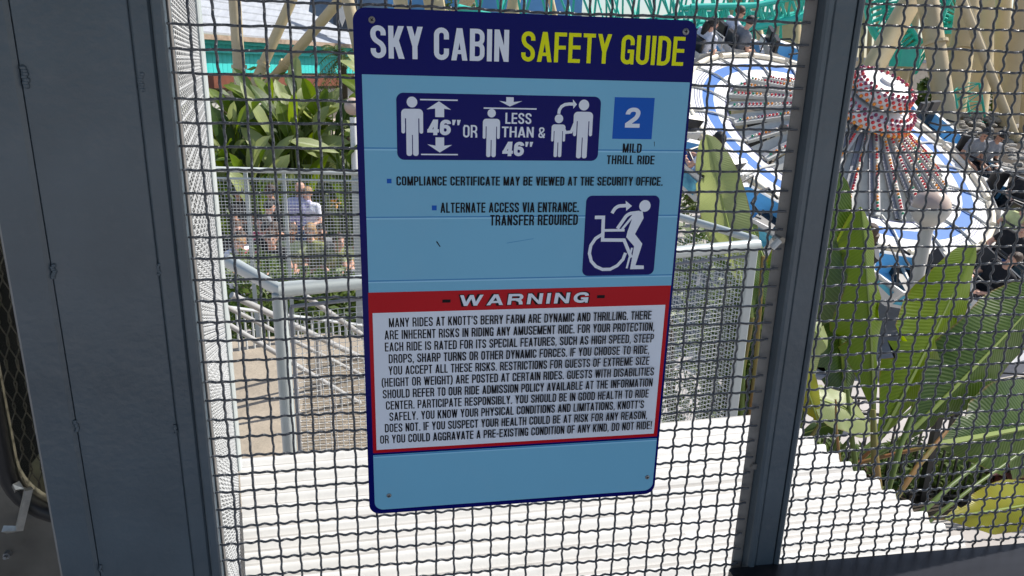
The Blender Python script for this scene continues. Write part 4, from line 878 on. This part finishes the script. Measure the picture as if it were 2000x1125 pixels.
    if hands:
        b=MB()
        for i,s in enumerate((-1,1)):
            el,ha=Vector(arms[i][0]),Vector(arms[i][1]); d=(ha-el).normalized(); sd=d.cross(Vector((0,.3,1))).normalized(); dn=sd.cross(d).normalized(); pc=ha+d*.075
            for f in range(4):
                p=pc+sd*(f-1.5)*.017; ln=(.065,.075,.07,.055)[f]; b.tube([w(p),w(p+d*ln*.5-dn*.004),w(p+d*ln-dn*.016)],[.0085*scale,.008*scale,.006*scale],6)
            p=ha+d*.02-sd*s*.026; b.tube([w(p),w(p-sd*s*.022+d*.025),w(p-sd*s*.028+d*.05)],[.011*scale,.009*scale,.007*scale],6)
        b.build('fingers',skin,T,smooth=60)
    def hw(p): return w(hc+Rh@Vector(p))
    b=MB()
    for s in (-1,1): b.sphere(hw((s*.03,.088,.012)),.0095*scale,8,6)
    b.build('eyes',M_ink,T)
    b=MB(); b.tube([hw((-.02,.086,-.058)),hw((0,.091,-.06)),hw((.02,.086,-.058))],.004*scale,5); b.build('mouth',mat('lips',(.4,.12,.1),rough=.5),T)
    if hair is not None:
        b=MB(); n0,m0=18,10; vs=[];rnd=random.Random(len(label))
        for i in range(m0+1):
            ph=math.pi*(i/m0)*(.62)
            for j in range(n0):
                t=2*math.pi*j/n0; front=max(0,math.sin(t)); k=1-.42*front*min(1,i/m0*1.3)
                pp_=ph*k*(1.15 if longhair and front<.2 else 1); rr=1+.05*noise.noise(Vector((t*2,ph*4,len(label))))
                vs.append(hw((.087*rr*math.sin(pp_)*math.cos(t),-.012+.104*rr*math.sin(pp_)*math.sin(t),.022+.108*rr*math.cos(pp_))))
        b.add(vs,[(i*n0+j,(i+1)*n0+j,(i+1)*n0+(j+1)%n0,i*n0+(j+1)%n0) for i in range(m0) for j in range(n0)])
        if longhair: b.tube([hw((0,-.085,.0)),hw((0,-.105,-.1)),hw((0,-.11,-.24))],[.07*scale,.075*scale,.04*scale],10)
        b.build('hair',hair,T,smooth=70)
    if 'glasses' in extra:
        b=MB()
        for s in (-1,1): b.sphere(hw((s*.033,.094,.012)),(.027,.012,.018),10,6,rot=Matrix((X,Y,Z)).transposed()@Rh); b.tube([hw((s*.058,.085,.016)),hw((s*.08,.0,.012))],.004,5)
        b.tube([hw((-.015,.1,.018)),hw((.015,.1,.018))],.004,5); b.build('sunglasses',M_ink,T)
    if 'cap' in extra:
        b=MB(); rot=Matrix((X,Y,Z)).transposed()@Rh; b.sphere(hw((0,-.01,.055)),(.092,.105,.07),14,8,rot=rot); b.sphere(hw((0,.11,.045)),(.07,.08,.012),12,5,rot=rot); b.build('cap',M_cl['black'],T,smooth=60)
    return T
def rider(label,ci,side,top,bottom,sk,hair,**kw):
    a=CAR0+ci*360/NC; c,o_,t_=carframe(a)
    O=c+o_*(.20 if side>0 else -.17)+t_*(-.14)+RN*(-.10); X=o_ if True else o_
    # right-handed: X right = outward, Y forward = tangential, Z up
    X=t_.cross(RN); build_person(label,(O,X,t_,RN),'sit',top,bottom,M_skin[sk],hair,group='riders in the cars of the spinning ride',**kw)
# car index -> angle: 8+20k
rider('rider with dark hair and white striped top leaning back at the rear of the ride',6,-1,M_cl['white'],M_cl['black'],0,M_hair['black'],head_yaw=.7,longhair=True)
rider('rider in white shirt and sunglasses holding a phone at the rear of the ride',5,1,M_cl['white'],M_cl['black'],0,M_hair['brown'],head_yaw=.8,extra=('glasses',),arms=[((-.2,.12,.24),(-.08,.32,.34)),((.2,.12,.24),(.06,.32,.36))])
rider('rider in dark cap beside the sunglasses rider at the rear of the ride',5,-1,M_cl['grey'],M_cl['black'],0,M_hair['black'],extra=('cap',))
rider('rider in white T-shirt seen from behind just right of the sign',10,1,M_cl['white'],M_cl['blue'],0,M_hair['black'])
rider('rider with short dark hair in black T-shirt at the right side of the ride',17,1,M_cl['black'],M_cl['black'],0,M_hair['black'],head_yaw=-.1,head_pitch=-.15)
rider('dark-haired rider with bowed head on the outer seat at the upper right of the ride',0,1,M_cl['grey'],M_cl['black'],1,M_hair['black'],head_pitch=-.7)
rider('dark-haired rider on the inner seat next to the bowed head, upper right of ride',0,-1,M_cl['grey'],M_cl['black'],1,M_hair['black'],head_pitch=-.6,head_yaw=.5)
rider('bald bearded man in sunglasses and black shirt waving at the lower right',16,1,M_cl['black'],M_cl['black'],0,None,head_yaw=.15,extra=('glasses',),arms=[((-.24,.06,.26),(-.15,.32,.22)),((.26,.12,.34),(.25,.24,.60))])
rider('child with black hair and yellow-green shirt beside the bald man',16,-1,M_cl['lime'],M_cl['black'],0,M_hair['black'],head_yaw=.1,head_pitch=-.4,scale=.8)
rider('rider in black resting tattooed arms on the bar behind the lamp post',14,1,M_cl['black'],M_cl['black'],0,M_hair['brown'])
rider('rider in black with brown hair at the left of the ride front',12,1,M_cl['black'],M_cl['black'],1,M_hair['brown'],longhair=True)
rider('blond rider in black at the front of the ride beside the lamp',15,-1,M_cl['black'],M_cl['blue'],0,M_hair['blond'])
# crowd behind the queue fence
tz=.45
def gp(px,Y): p=aty(px,300,Y); return Vector((p.x,p.y,0))
ctr=Vector((-3.3,12.4,0))
b=MB(); b.box((-3.4,11.6,tz/2-.01),(7.5,3.6,tz)); b.build('crowd_terrace',M_conc,kind='structure')
T=thing('waiting_bench','long dark bench under the seated crowd left of the sign','bench',(-2.6,10.9,tz))
p0=gp(430,10.9);p1=gp(720,11.1); b=MB(); b.box(((p0.x+p1.x)/2,11.0,tz+.42),(p1.x-p0.x,.45,.06)); b.build('seat',M_iron,T)
b=MB(); b.box(((p0.x+p1.x)/2,10.85,tz+.2),(p1.x-p0.x,.04,.38)); b.build('front_board',M_dark,T)
def crowd(label,px,Y,pose,top,bot,sk,hair,yaw=0,**kw):
    p=gp(px,Y); z=tz+(.42 if pose=='sit' else 0); c,s=math.cos(yaw),math.sin(yaw)
    build_person(label,(Vector((p.x,p.y,z)),Vector((-c,-s,0)),Vector((s,-c,0)),Vector((0,0,1))),pose,top,bot,M_skin[sk],hair,group='people waiting behind the queue fence',voxel=.02,**kw)
crowd('standing man with shaved head in pale lilac shirt behind the fence',574,12.4,'stand',M_cl['purple'],M_cl['blue'],0,None,2.6,scale=1.0,lean=.15)
crowd('standing person in white top beside the lilac-shirted man',597,12.4,'stand',M_cl['white'],M_cl['blue'],0,M_hair['blond'],-.4,scale=.95)
crowd('seated person in dark top at the left end of the crowd',450,11.2,'sit',M_cl['black'],M_cl['grey'],0,M_hair['brown'],.5)
crowd('seated person in pink top with blond hair leaning forward',475,10.9,'sit',M_cl['pink'],M_cl['white'],0,M_hair['blond'],-.3,lean=.5)
crowd('standing person in black behind the pink-topped one',458,12.9,'stand',M_cl['black'],M_cl['black'],1,M_hair['black'],1.2,scale=.9,head_pitch=-.5)
crowd('seated person in white top at far left',440,10.8,'sit',M_cl['white'],M_cl['grey'],1,M_hair['brown'],.8,lean=.3)
crowd('seated long-haired person with bare arms left of the fence bar',520,10.9,'sit',M_cl['black'],M_cl['grey'],0,M_hair['brown'],.1,longhair=True,lean=.35)
crowd('standing person in black under the fence rail',500,12.0,'stand',M_cl['grey'],M_cl['black'],0,M_hair['black'],1.9,scale=.86,lean=.25)
crowd('standing person in dark top next to the fence bar',533,12.7,'stand',M_cl['black'],M_cl['black'],1,M_hair['brown'],-1.4,scale=.95,head_yaw=.6,lean=.12)
crowd('seated person in yellow-green patterned top in the middle',560,11.0,'sit',M_cl['lime'],M_cl['blue'],1,M_hair['brown'],-.1)
crowd('seated long-haired blond person with olive clothes',598,11.0,'sit',M_cl['olive'],M_cl['black'],0,M_hair['blond'],-.3,longhair=True)
crowd('seated man in olive jacket leaning forward near the sign',632,10.9,'sit',M_cl['olive'],M_cl['black'],0,M_hair['brown'],.6,lean=.5)
crowd('seated man in yellow-green jacket at the sign edge',660,11.1,'sit',M_cl['lime'],M_cl['grey'],0,M_hair['brown'],.8,lean=.6)
crowd('seated person in dark clothes half hidden behind the pink-topped one',488,11.5,'sit',M_cl['black'],M_cl['black'],0,M_hair['black'],.9,lean=.4)
crowd('seated person in black between the long-haired one and the fence bar',546,11.4,'sit',M_cl['black'],M_cl['black'],1,M_hair['brown'],-.7,lean=.3)
crowd('seated person in grey top beside the blond person',615,11.6,'sit',M_cl['grey'],M_cl['black'],0,M_hair['black'],.2,lean=.5)
crowd('seated person in maroon-pink top left of the fence bar',508,11.7,'sit',M_cl['pink'],M_cl['black'],0,M_hair['black'],-.5,lean=.1)
# ================================================================ BACKGROUND STEEL
def column(label,p0,p1,Y0,Y1,wpx,m=M_beige,taper=1.0,group='beige coaster supports',collar=False,toground=True):
    a=aty(*p0,Y0); c=aty(*p1,Y1); Y=(Y0+Y1)/2; r=wpx/F*Y/2; d=(c-a).normalized()
    if toground and d.z<-.05: c2=a+d*((a.z+.0)/-d.z)
    else: c2=c
    a2=a-d*2.5
    T=thing('support_column',label,'column',(c2.x,c2.y,0),group)
    b=MB(); b.tube([a2,a,c,c2] if (c2-c).length>.1 else [a2,a,c],([r*taper,r*taper,r,r*1.05] if (c2-c).length>.1 else [r*taper,r*taper,r]),20); b.build('shaft',m,T,smooth=50)
    q=lerp(a,c,.35 if collar else .9); b=MB(); b.tube([q-d*.04,q+d*.04],r*1.28,20); b.build('flange_ring',m,T)
    if toground: b=MB(); b.box((c2.x,c2.y,.06),(r*4,r*4,.12)); b.build('footing',M_conc,T)
Lc=[('upright beige post at far left in front of the turquoise wall',(458,-5),(468,145),17,17,21),
('leaning beige strut second from left over the grey roof',(572,-5),(508,140),17,17,18),
('leaning beige strut reaching to the blue dormer left of the sign',(668,-5),(545,140),17,17.5,18),
('thick beige leg disappearing behind the sign top left',(678,-5),(706,120),16,16,22),
('beige leg just above the sign, left part',(781,-5),(786,30),22,22,26),('beige leg above the sign with cone top',(846,-5),(852,30),22,22,38),
('slanting beige leg above the sign centre',(918,-5),(890,30),23,23,22),('beige flared leg above the letters of the title',(1005,-5),(1000,30),22,22,24),
('slender beige leg above the sign right of centre',(1075,-5),(1085,40),24,24,12),
('beige support left of the back riders',(1436,20),(1440,130),21,21,30),('flared beige support under the turquoise beam by the post',(1545,15),(1548,130),20,20,36),
('leaning beige strut behind the back riders',(1475,20),(1500,150),23,22,14),('thin beige strut between the back riders and the post',(1518,70),(1512,140),19,19,6),
('beige support hidden half by the centre post',(1585,-5),(1600,140),21,21,24),
('slim beige ladder post just right of the centre post',(1688,-5),(1680,150),24,24,10),('second slim beige ladder post',(1702,-5),(1695,150),24,24,9),('third slim beige ladder post beside the turquoise spiral',(1718,-5),(1706,150),24,24,8),
('thick diagonal beige beam crossing behind the hub',(1786,-10),(1672,190),20,19,44),
('tapered beige column with collar right of the hub',(1812,0),(1850,240),19,18,40),
('broad beige column sloping down left, right of the collar',(1893,-10),(1852,290),21,20,46),
('bright narrow beige pipe sloping down to the right',(1882,-5),(1945,165),18,18,15),
('lower bright beige pipe sloping down to the right edge',(1925,120),(1990,285),17.5,17.5,18),
('beige column behind the bright sloping pipe',(1930,10),(1895,320),24,23,44),
('upright beige column near the top right corner',(1960,-5),(1956,160),22,22,30),
('wide beige column at the right edge',(2003,20),(1962,330),20,19,48),
('beige column partly beyond the right edge',(2030,-5),(2005,330),18,18,40),
('short beige column under the turquoise spiral by the hub',(1772,135),(1762,240),22,22,26),
('beige column beneath the second turquoise spiral',(1858,75),(1838,240),23,23,22)]
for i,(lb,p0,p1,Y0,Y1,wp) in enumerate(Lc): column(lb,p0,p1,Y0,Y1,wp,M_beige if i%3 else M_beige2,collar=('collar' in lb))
def truss(label,pts,rpx,wz,seg=10,group='turquoise coaster track trusses'):
    P=[aty(x,y,Y) for x,y,Y in pts]; T=thing('coaster_track',label,'coaster track',P[0],group)
    # resample
    L=[0]
    for i in range(1,len(P)): L.append(L[-1]+(P[i]-P[i-1]).length)
    def at(s):
        s=max(0,min(L[-1],s))
        for i in range(1,len(P)):
            if s<=L[i]: return lerp(P[i-1],P[i],(s-L[i-1])/(L[i]-L[i-1]+1e-9))
        return P[-1]
    N=seg; Y=P[0].y; r=rpx/F*Y/2; C=[[],[],[]]
    for i in range(N+1):
        c=at(L[-1]*i/N); d=(at(L[-1]*(i+.3)/N)-at(L[-1]*(i-.3)/N)).normalized(); sd=d.cross(Vector((0,0,1))); sd=sd.normalized() if sd.length>.1 else Vector((1,0,0)); up=sd.cross(d).normalized()
        C[0].append(c+sd*wz*.5+up*wz*.5); C[1].append(c-sd*wz*.5+up*wz*.5); C[2].append(c-up*wz*.5)
    for j in range(3): b=MB(); b.tube(C[j],r*(1.5 if j==2 else 1),8); b.build('spine' if j==2 else 'running_rail',M_turq,T,smooth=50)
    for i in range(N):
        b=MB()
        for (p,q) in ((C[0][i],C[2][i+1]),(C[1][i],C[2][i]),(C[0][i],C[1][i]),(C[2][i],C[0][i])): b.tube([p,q],r*.5,5)
        b.build('lattice_brace',M_turq,T)
truss('turquoise lattice track rising across the top above the sign',[(900,-30,19),(1050,10,19),(1250,0,19),(1460,5,19),(1640,-30,19)],9,1.05,18)
truss('second turquoise truss crossing behind the first above the sign corner',[(1180,25,21),(1330,-5,21),(1500,-5,21),(1600,25,21)],8,.9,14)
truss('lower turquoise beam above the back riders',[(1340,36,18),(1470,33,18),(1600,5,18)],11,.5,12)
truss('turquoise track descending behind the hub',[(1712,-20,22),(1722,40,22),(1760,100,22),(1800,115,22)],9,.8,17)
truss('second turquoise track between beige columns',[(1880,-20,23),(1850,20,23),(1838,60,23),(1862,62,23)],9,.8,14)
truss('turquoise lattice tower strip behind the right columns',[(1862,60,25),(1850,110,25),(1842,165,25)],9,.5,14)
truss('turquoise lattice tower behind the back riders',[(1488,30,24),(1495,90,24),(1510,125,24)],9,.8,13)
truss('turquoise base of track near the right rock bed',[(1880,170,20),(1890,225,20),(1895,280,20)],5,.6,6)
truss('turquoise track at the far right edge',[(1998,110,24),(1992,170,24),(1990,240,24)],9,.5,12)
# boxy turquoise platforms under the spirals
for lb,px,py,Y,wd,hh in [('solid turquoise tank under the spiral track behind the hub',1768,112,21.5,.75,.55),('small turquoise beam end on the beige column',1858,58,22.6,.55,.28)]:
    p=aty(px,py,Y); T=thing('track_bracket',lb,'bracket',(p.x,p.y,0)); b=MB(); b.box(p,(wd,.5,hh),bev=.05); b.build('bracket_box',M_turq,T); b=MB(); b.tube([p-Vector((0,0,hh/2)),Vector((p.x,p.y,0))],.2,10); b.build('bracket_leg',M_beige,T,smooth=50)
# ================================================================ BUILDINGS
tb=thing('turquoise_building','turquoise boarded building with pale grey shingle roof behind the plants at left','building',(-5,19,0))
A1=aty(380,78,17.5); A2=aty(720,104,23.5); d,L=hdir(A1,A2); zb1=aty(430,142,18.2).z; zt1=A1.z
nb=46
for i in range(nb):
    p=lerp(Vector((A1.x,A1.y,0)),Vector((A2.x,A2.y,0)),(i+.5)/nb); b=MB(); b.box((p.x,p.y+.03*(i%2)*.2,(zb1+zt1)/2),(L/nb*.94,.04,zt1-zb1),Matrix.Rotation(math.atan2(d.y,d.x),3,'Z')); b.build('board',M_turqw,tb)
rz=Matrix.Rotation(math.atan2(d.y,d.x),3,'Z'); mid=(A1+A2)/2; nf=Vector((d.y,-d.x,0))
b=MB(); b.box((mid.x+nf.x*.12,mid.y+nf.y*.12,zt1+.02),(L,.14,.16),rz); b.box((mid.x+nf.x*.10,mid.y+nf.y*.10,zt1-.22),(L,.06,.05),rz); b.build('gutter',M_turqw,tb)
b=MB(); b.box((mid.x-nf.x*1.5,mid.y-nf.y*1.5,zt1/2),(L,2.8,zt1-.2),rz); b.build('wall',M_cream,tb)
b=MB(); b.box((mid.x+nf.x*.25,mid.y+nf.y*.25,zb1-.18),(L,.35,.26),rz); b.build('porch_beam',M_brown,tb)
b=MB(); b.box((mid.x+nf.x*.1,mid.y+nf.y*.1,zb1-.6),(L,.2,.4),rz); b.build('porch_fascia',M_roof,tb)
sl0=lerp(A1,A2,-.05)+nf*.3+Vector((0,0,.14)); sl1=lerp(A1,A2,1.0)+nf*.3+Vector((0,0,.14))
rows=16
for i in range(rows):
    up0=i/rows; up1=(i+1.12)/rows; q=lambda base,t,lift: base-nf*(t*7)+Vector((0,0,t*3.4+lift))
    b=MB(); x1=lerp(sl0,sl1,1-.28*up0)
    V=[q(sl0,up0,.04),q(x1,up0,.04),q(x1,up1,.0),q(sl0,up1,.0),q(sl0,up0,0),q(x1,up0,0)]; b.add(V,[(0,1,2,3),(4,5,1,0)]); b.build('shingle_course',M_shing,tb)
b=MB(); e0=sl0+Vector((0,0,-.02)); e1=sl1+Vector((0,0,-.02)); b.box((e0+e1)/2+Vector((0,0,-.01)),((e1-e0).length,.1,.10),rz); b.build('eave_edge',mat('weathered_eave',(.36,.27,.20),rough=.9,var=.3,scale=8),tb)
bb=thing('blue_building','slate blue building with gable dormer behind the leaning struts left of the sign','building',(-2,27,0))
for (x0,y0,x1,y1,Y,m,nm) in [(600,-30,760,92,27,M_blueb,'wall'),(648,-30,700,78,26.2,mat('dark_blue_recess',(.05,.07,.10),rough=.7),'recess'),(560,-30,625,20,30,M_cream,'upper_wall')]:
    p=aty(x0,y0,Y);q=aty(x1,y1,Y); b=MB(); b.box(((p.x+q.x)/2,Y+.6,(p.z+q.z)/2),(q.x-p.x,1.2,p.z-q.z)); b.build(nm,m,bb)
P=[aty(590,48,25.8),aty(628,-5,25.8),aty(668,48,25.8)]; 
b=MB(); P=[aty(570,30,25.5),aty(602,28,25.5),aty(560,2,25.5),aty(500,-20,25.5)]; b.add([tuple(p) for p in P]+[tuple(p+Vector((0,1.5,.8))) for p in P],[(0,1,2,3),(7,6,5,4),(0,4,5,1),(1,5,6,2),(2,6,7,3),(3,7,4,0)]); b.build('dormer_roof',M_shing,bb)
P=[aty(660,30,25.4),aty(668,52,25.4),aty(676,30,25.4),aty(668,-10,25.4)]; b=MB(); b.add([tuple(p) for p in P]+[tuple(p+Vector((0,.1,0))) for p in P],[(0,1,2,3),(7,6,5,4),(0,4,5,1),(1,5,6,2),(2,6,7,3),(3,7,4,0)]); b.build('white_finial',M_rimw,bb)
p=aty(700,300,29); b=MB(); b.box((p.x-.5,29.5,1.8),(7,.3,3.6)); b.build('lower_wall',M_cream,bb)
bs=thing('bright_blue_facade','bright blue flat facade glimpsed above the sign behind the coaster legs','building',(5,40,0))
p=aty(690,-60,40);q=aty(1130,150,40); b=MB(); b.box(((p.x+q.x)/2,41,q.z/2+p.z/2),(q.x-p.x,2,p.z-q.z+3)); b.build('wall',mat('sky_blue_paint',(.12,.33,.62),rough=.6,var=.2,scale=.5),bs)
for lb,x0,x1,yt,Y,m in [('low tan station wall behind the ride right of the sign',1340,1560,112,30,M_cream),('long beige service building behind the beige columns',1640,2060,118,34,M_cream)]:
    p=aty(x0,yt,Y); q=aty(x1,yt,Y); T=thing('low_building',lb,'building',(p.x,Y,0)); b=MB(); b.box(((p.x+q.x)/2,Y+2,p.z/2),(q.x-p.x,4,p.z)); b.build('wall',m,T); b=MB(); b.box(((p.x+q.x)/2,Y+1.9,p.z+.08),(q.x-p.x+.4,4.4,.16)); b.build('roof',M_shing,T)
    for k in range(5):
        x=lerp(p.x,q.x,(k+.5)/5); b=MB(); b.box((x,Y-.02,1.6),(1.1,.1,1.5)); b.build('window',M_dark,T)
# maroon sign with shape behind riders
p=aty(1535,75,26); T=thing('maroon_sign','maroon notice board with white panel behind the beige support','sign',(p.x,p.y,0)); b=MB(); b.box(p,(1.1,.1,1.5)); b.build('board',mat('maroon_paint',(.10,.02,.03),rough=.5),T); b=MB(); b.box(p+Vector((-.2,-.08,.1)),(.45,.03,.7)); b.build('panel',M_rimw,T); b=MB(); b.tube([Vector((p.x,p.y,0)),p],.06,8); b.build('sign_pole',M_iron,T)
# rocks bed right of ride
rnd=random.Random(5); T=thing('rock_bed','bed of grey rounded rocks right of the ride below the beige columns','rocks',(16,17,0))
rk=[]
for v in range(5):
    b=MB(); b.sphere((0,0,0),(1,.8,.6),9,6); b.v=[tuple(Vector(q)*(1+.28*noise.noise(Vector(q)*1.4+Vector((v*7,0,0))))) for q in b.v]; rk.append(b.mesh('rock',M_stone,smooth=40))
for i in range(210):
    px=rnd.uniform(1840,2060); py=rnd.uniform(222,345); p=atz(px,py,lerp(2.4,1.2,(py-222)/123)) ; p=aty(px,py,lerp(20,14.5,(py-222)/123))
    o=link('rock',rnd.choice(rk),T); s=rnd.uniform(.08,.2); o.location=p; o.scale=(s,s,s); o.rotation_euler=(rnd.uniform(-.4,.4),rnd.uniform(-.4,.4),rnd.uniform(0,6))
a,b1,c1,d1=aty(1780,225,20.3),aty(2150,225,20.3),aty(2150,350,14.2),aty(1800,350,14.2)
b=MB(); b.add([tuple(v-Vector((0,0,.08))) for v in (a,b1,c1,d1)]+[(v.x,v.y,0) for v in (a,b1,c1,d1)],[(3,2,1,0),(0,1,5,4),(3,0,4,7),(2,3,7,6),(1,2,6,5)]); b.build('rock_bank',M_soil,kind='structure')
# trees
def tree(label,px,Y,zc,size,n,seed,leaf=.22,m=M_fol):
    p=aty(px,130,Y); rnd=random.Random(seed); T=thing('tree',label,'tree',(p.x,p.y,0),'background trees'); b=MB()
    b.tube([Vector((p.x,p.y,0)),Vector((p.x+.1,p.y,zc*.6)),Vector((p.x,p.y,zc+size[2]*.5))],[.3,.2,.06],9)
    for k in range(8):
        a=rnd.uniform(0,6.28); z=zc-size[2]*.5+rnd.random()*size[2]; b.tube([Vector((p.x,p.y,z*.8)),Vector((p.x+math.cos(a)*size[0]*.7,p.y+math.sin(a)*size[1]*.7,z+.4))],[.08,.02],5)
    b.build('trunk',M_trunk,T); b=MB()
    cl=[(Vector((rnd.gauss(0,.45)*size[0],rnd.gauss(0,.45)*size[1],rnd.gauss(0,.5)*size[2])),rnd.uniform(.25,.5)*size[0]) for _ in range(22)]
    for i in range(n):
        c,r=rnd.choice(cl); v=Vector((rnd.gauss(0,1),rnd.gauss(0,1),rnd.gauss(0,1))).normalized()*r*rnd.uniform(.5,1); q=Vector((p.x,p.y,zc))+c+v
        d=Vector((rnd.gauss(0,1),rnd.gauss(0,1),rnd.gauss(0,.7))).normalized(); e=d.orthogonal().normalized()*leaf*.4; d=d*leaf; b.add([q-d,q+e,q+d,q-e],[(0,1,2,3)])
    b.build('crown',m,T)
tree('dark narrow tree between the beige columns at top right',1972,27,5.2,(1.0,1.0,2.6),2600,3)
tree('green tree behind the back riders',1350,34,3.4,(2.4,2,1.8),3000,4)
tree('tree crown low behind the coaster legs above the sign',880,38,5.0,(2.5,2,1.2),2200,5)
tree('shadowed tree behind the paddle-leaved plants at left',590,17.5,1.4,(3.0,1.2,.9),4000,6,.16)
tree('shadowed tree behind the crowd at the left edge of the sign',700,17.2,1.4,(2.0,1.2,.9),3000,7,.16)
tree('low tree right of the beige collar column',1855,30,3.6,(1.2,1.2,1.4),1800,8)
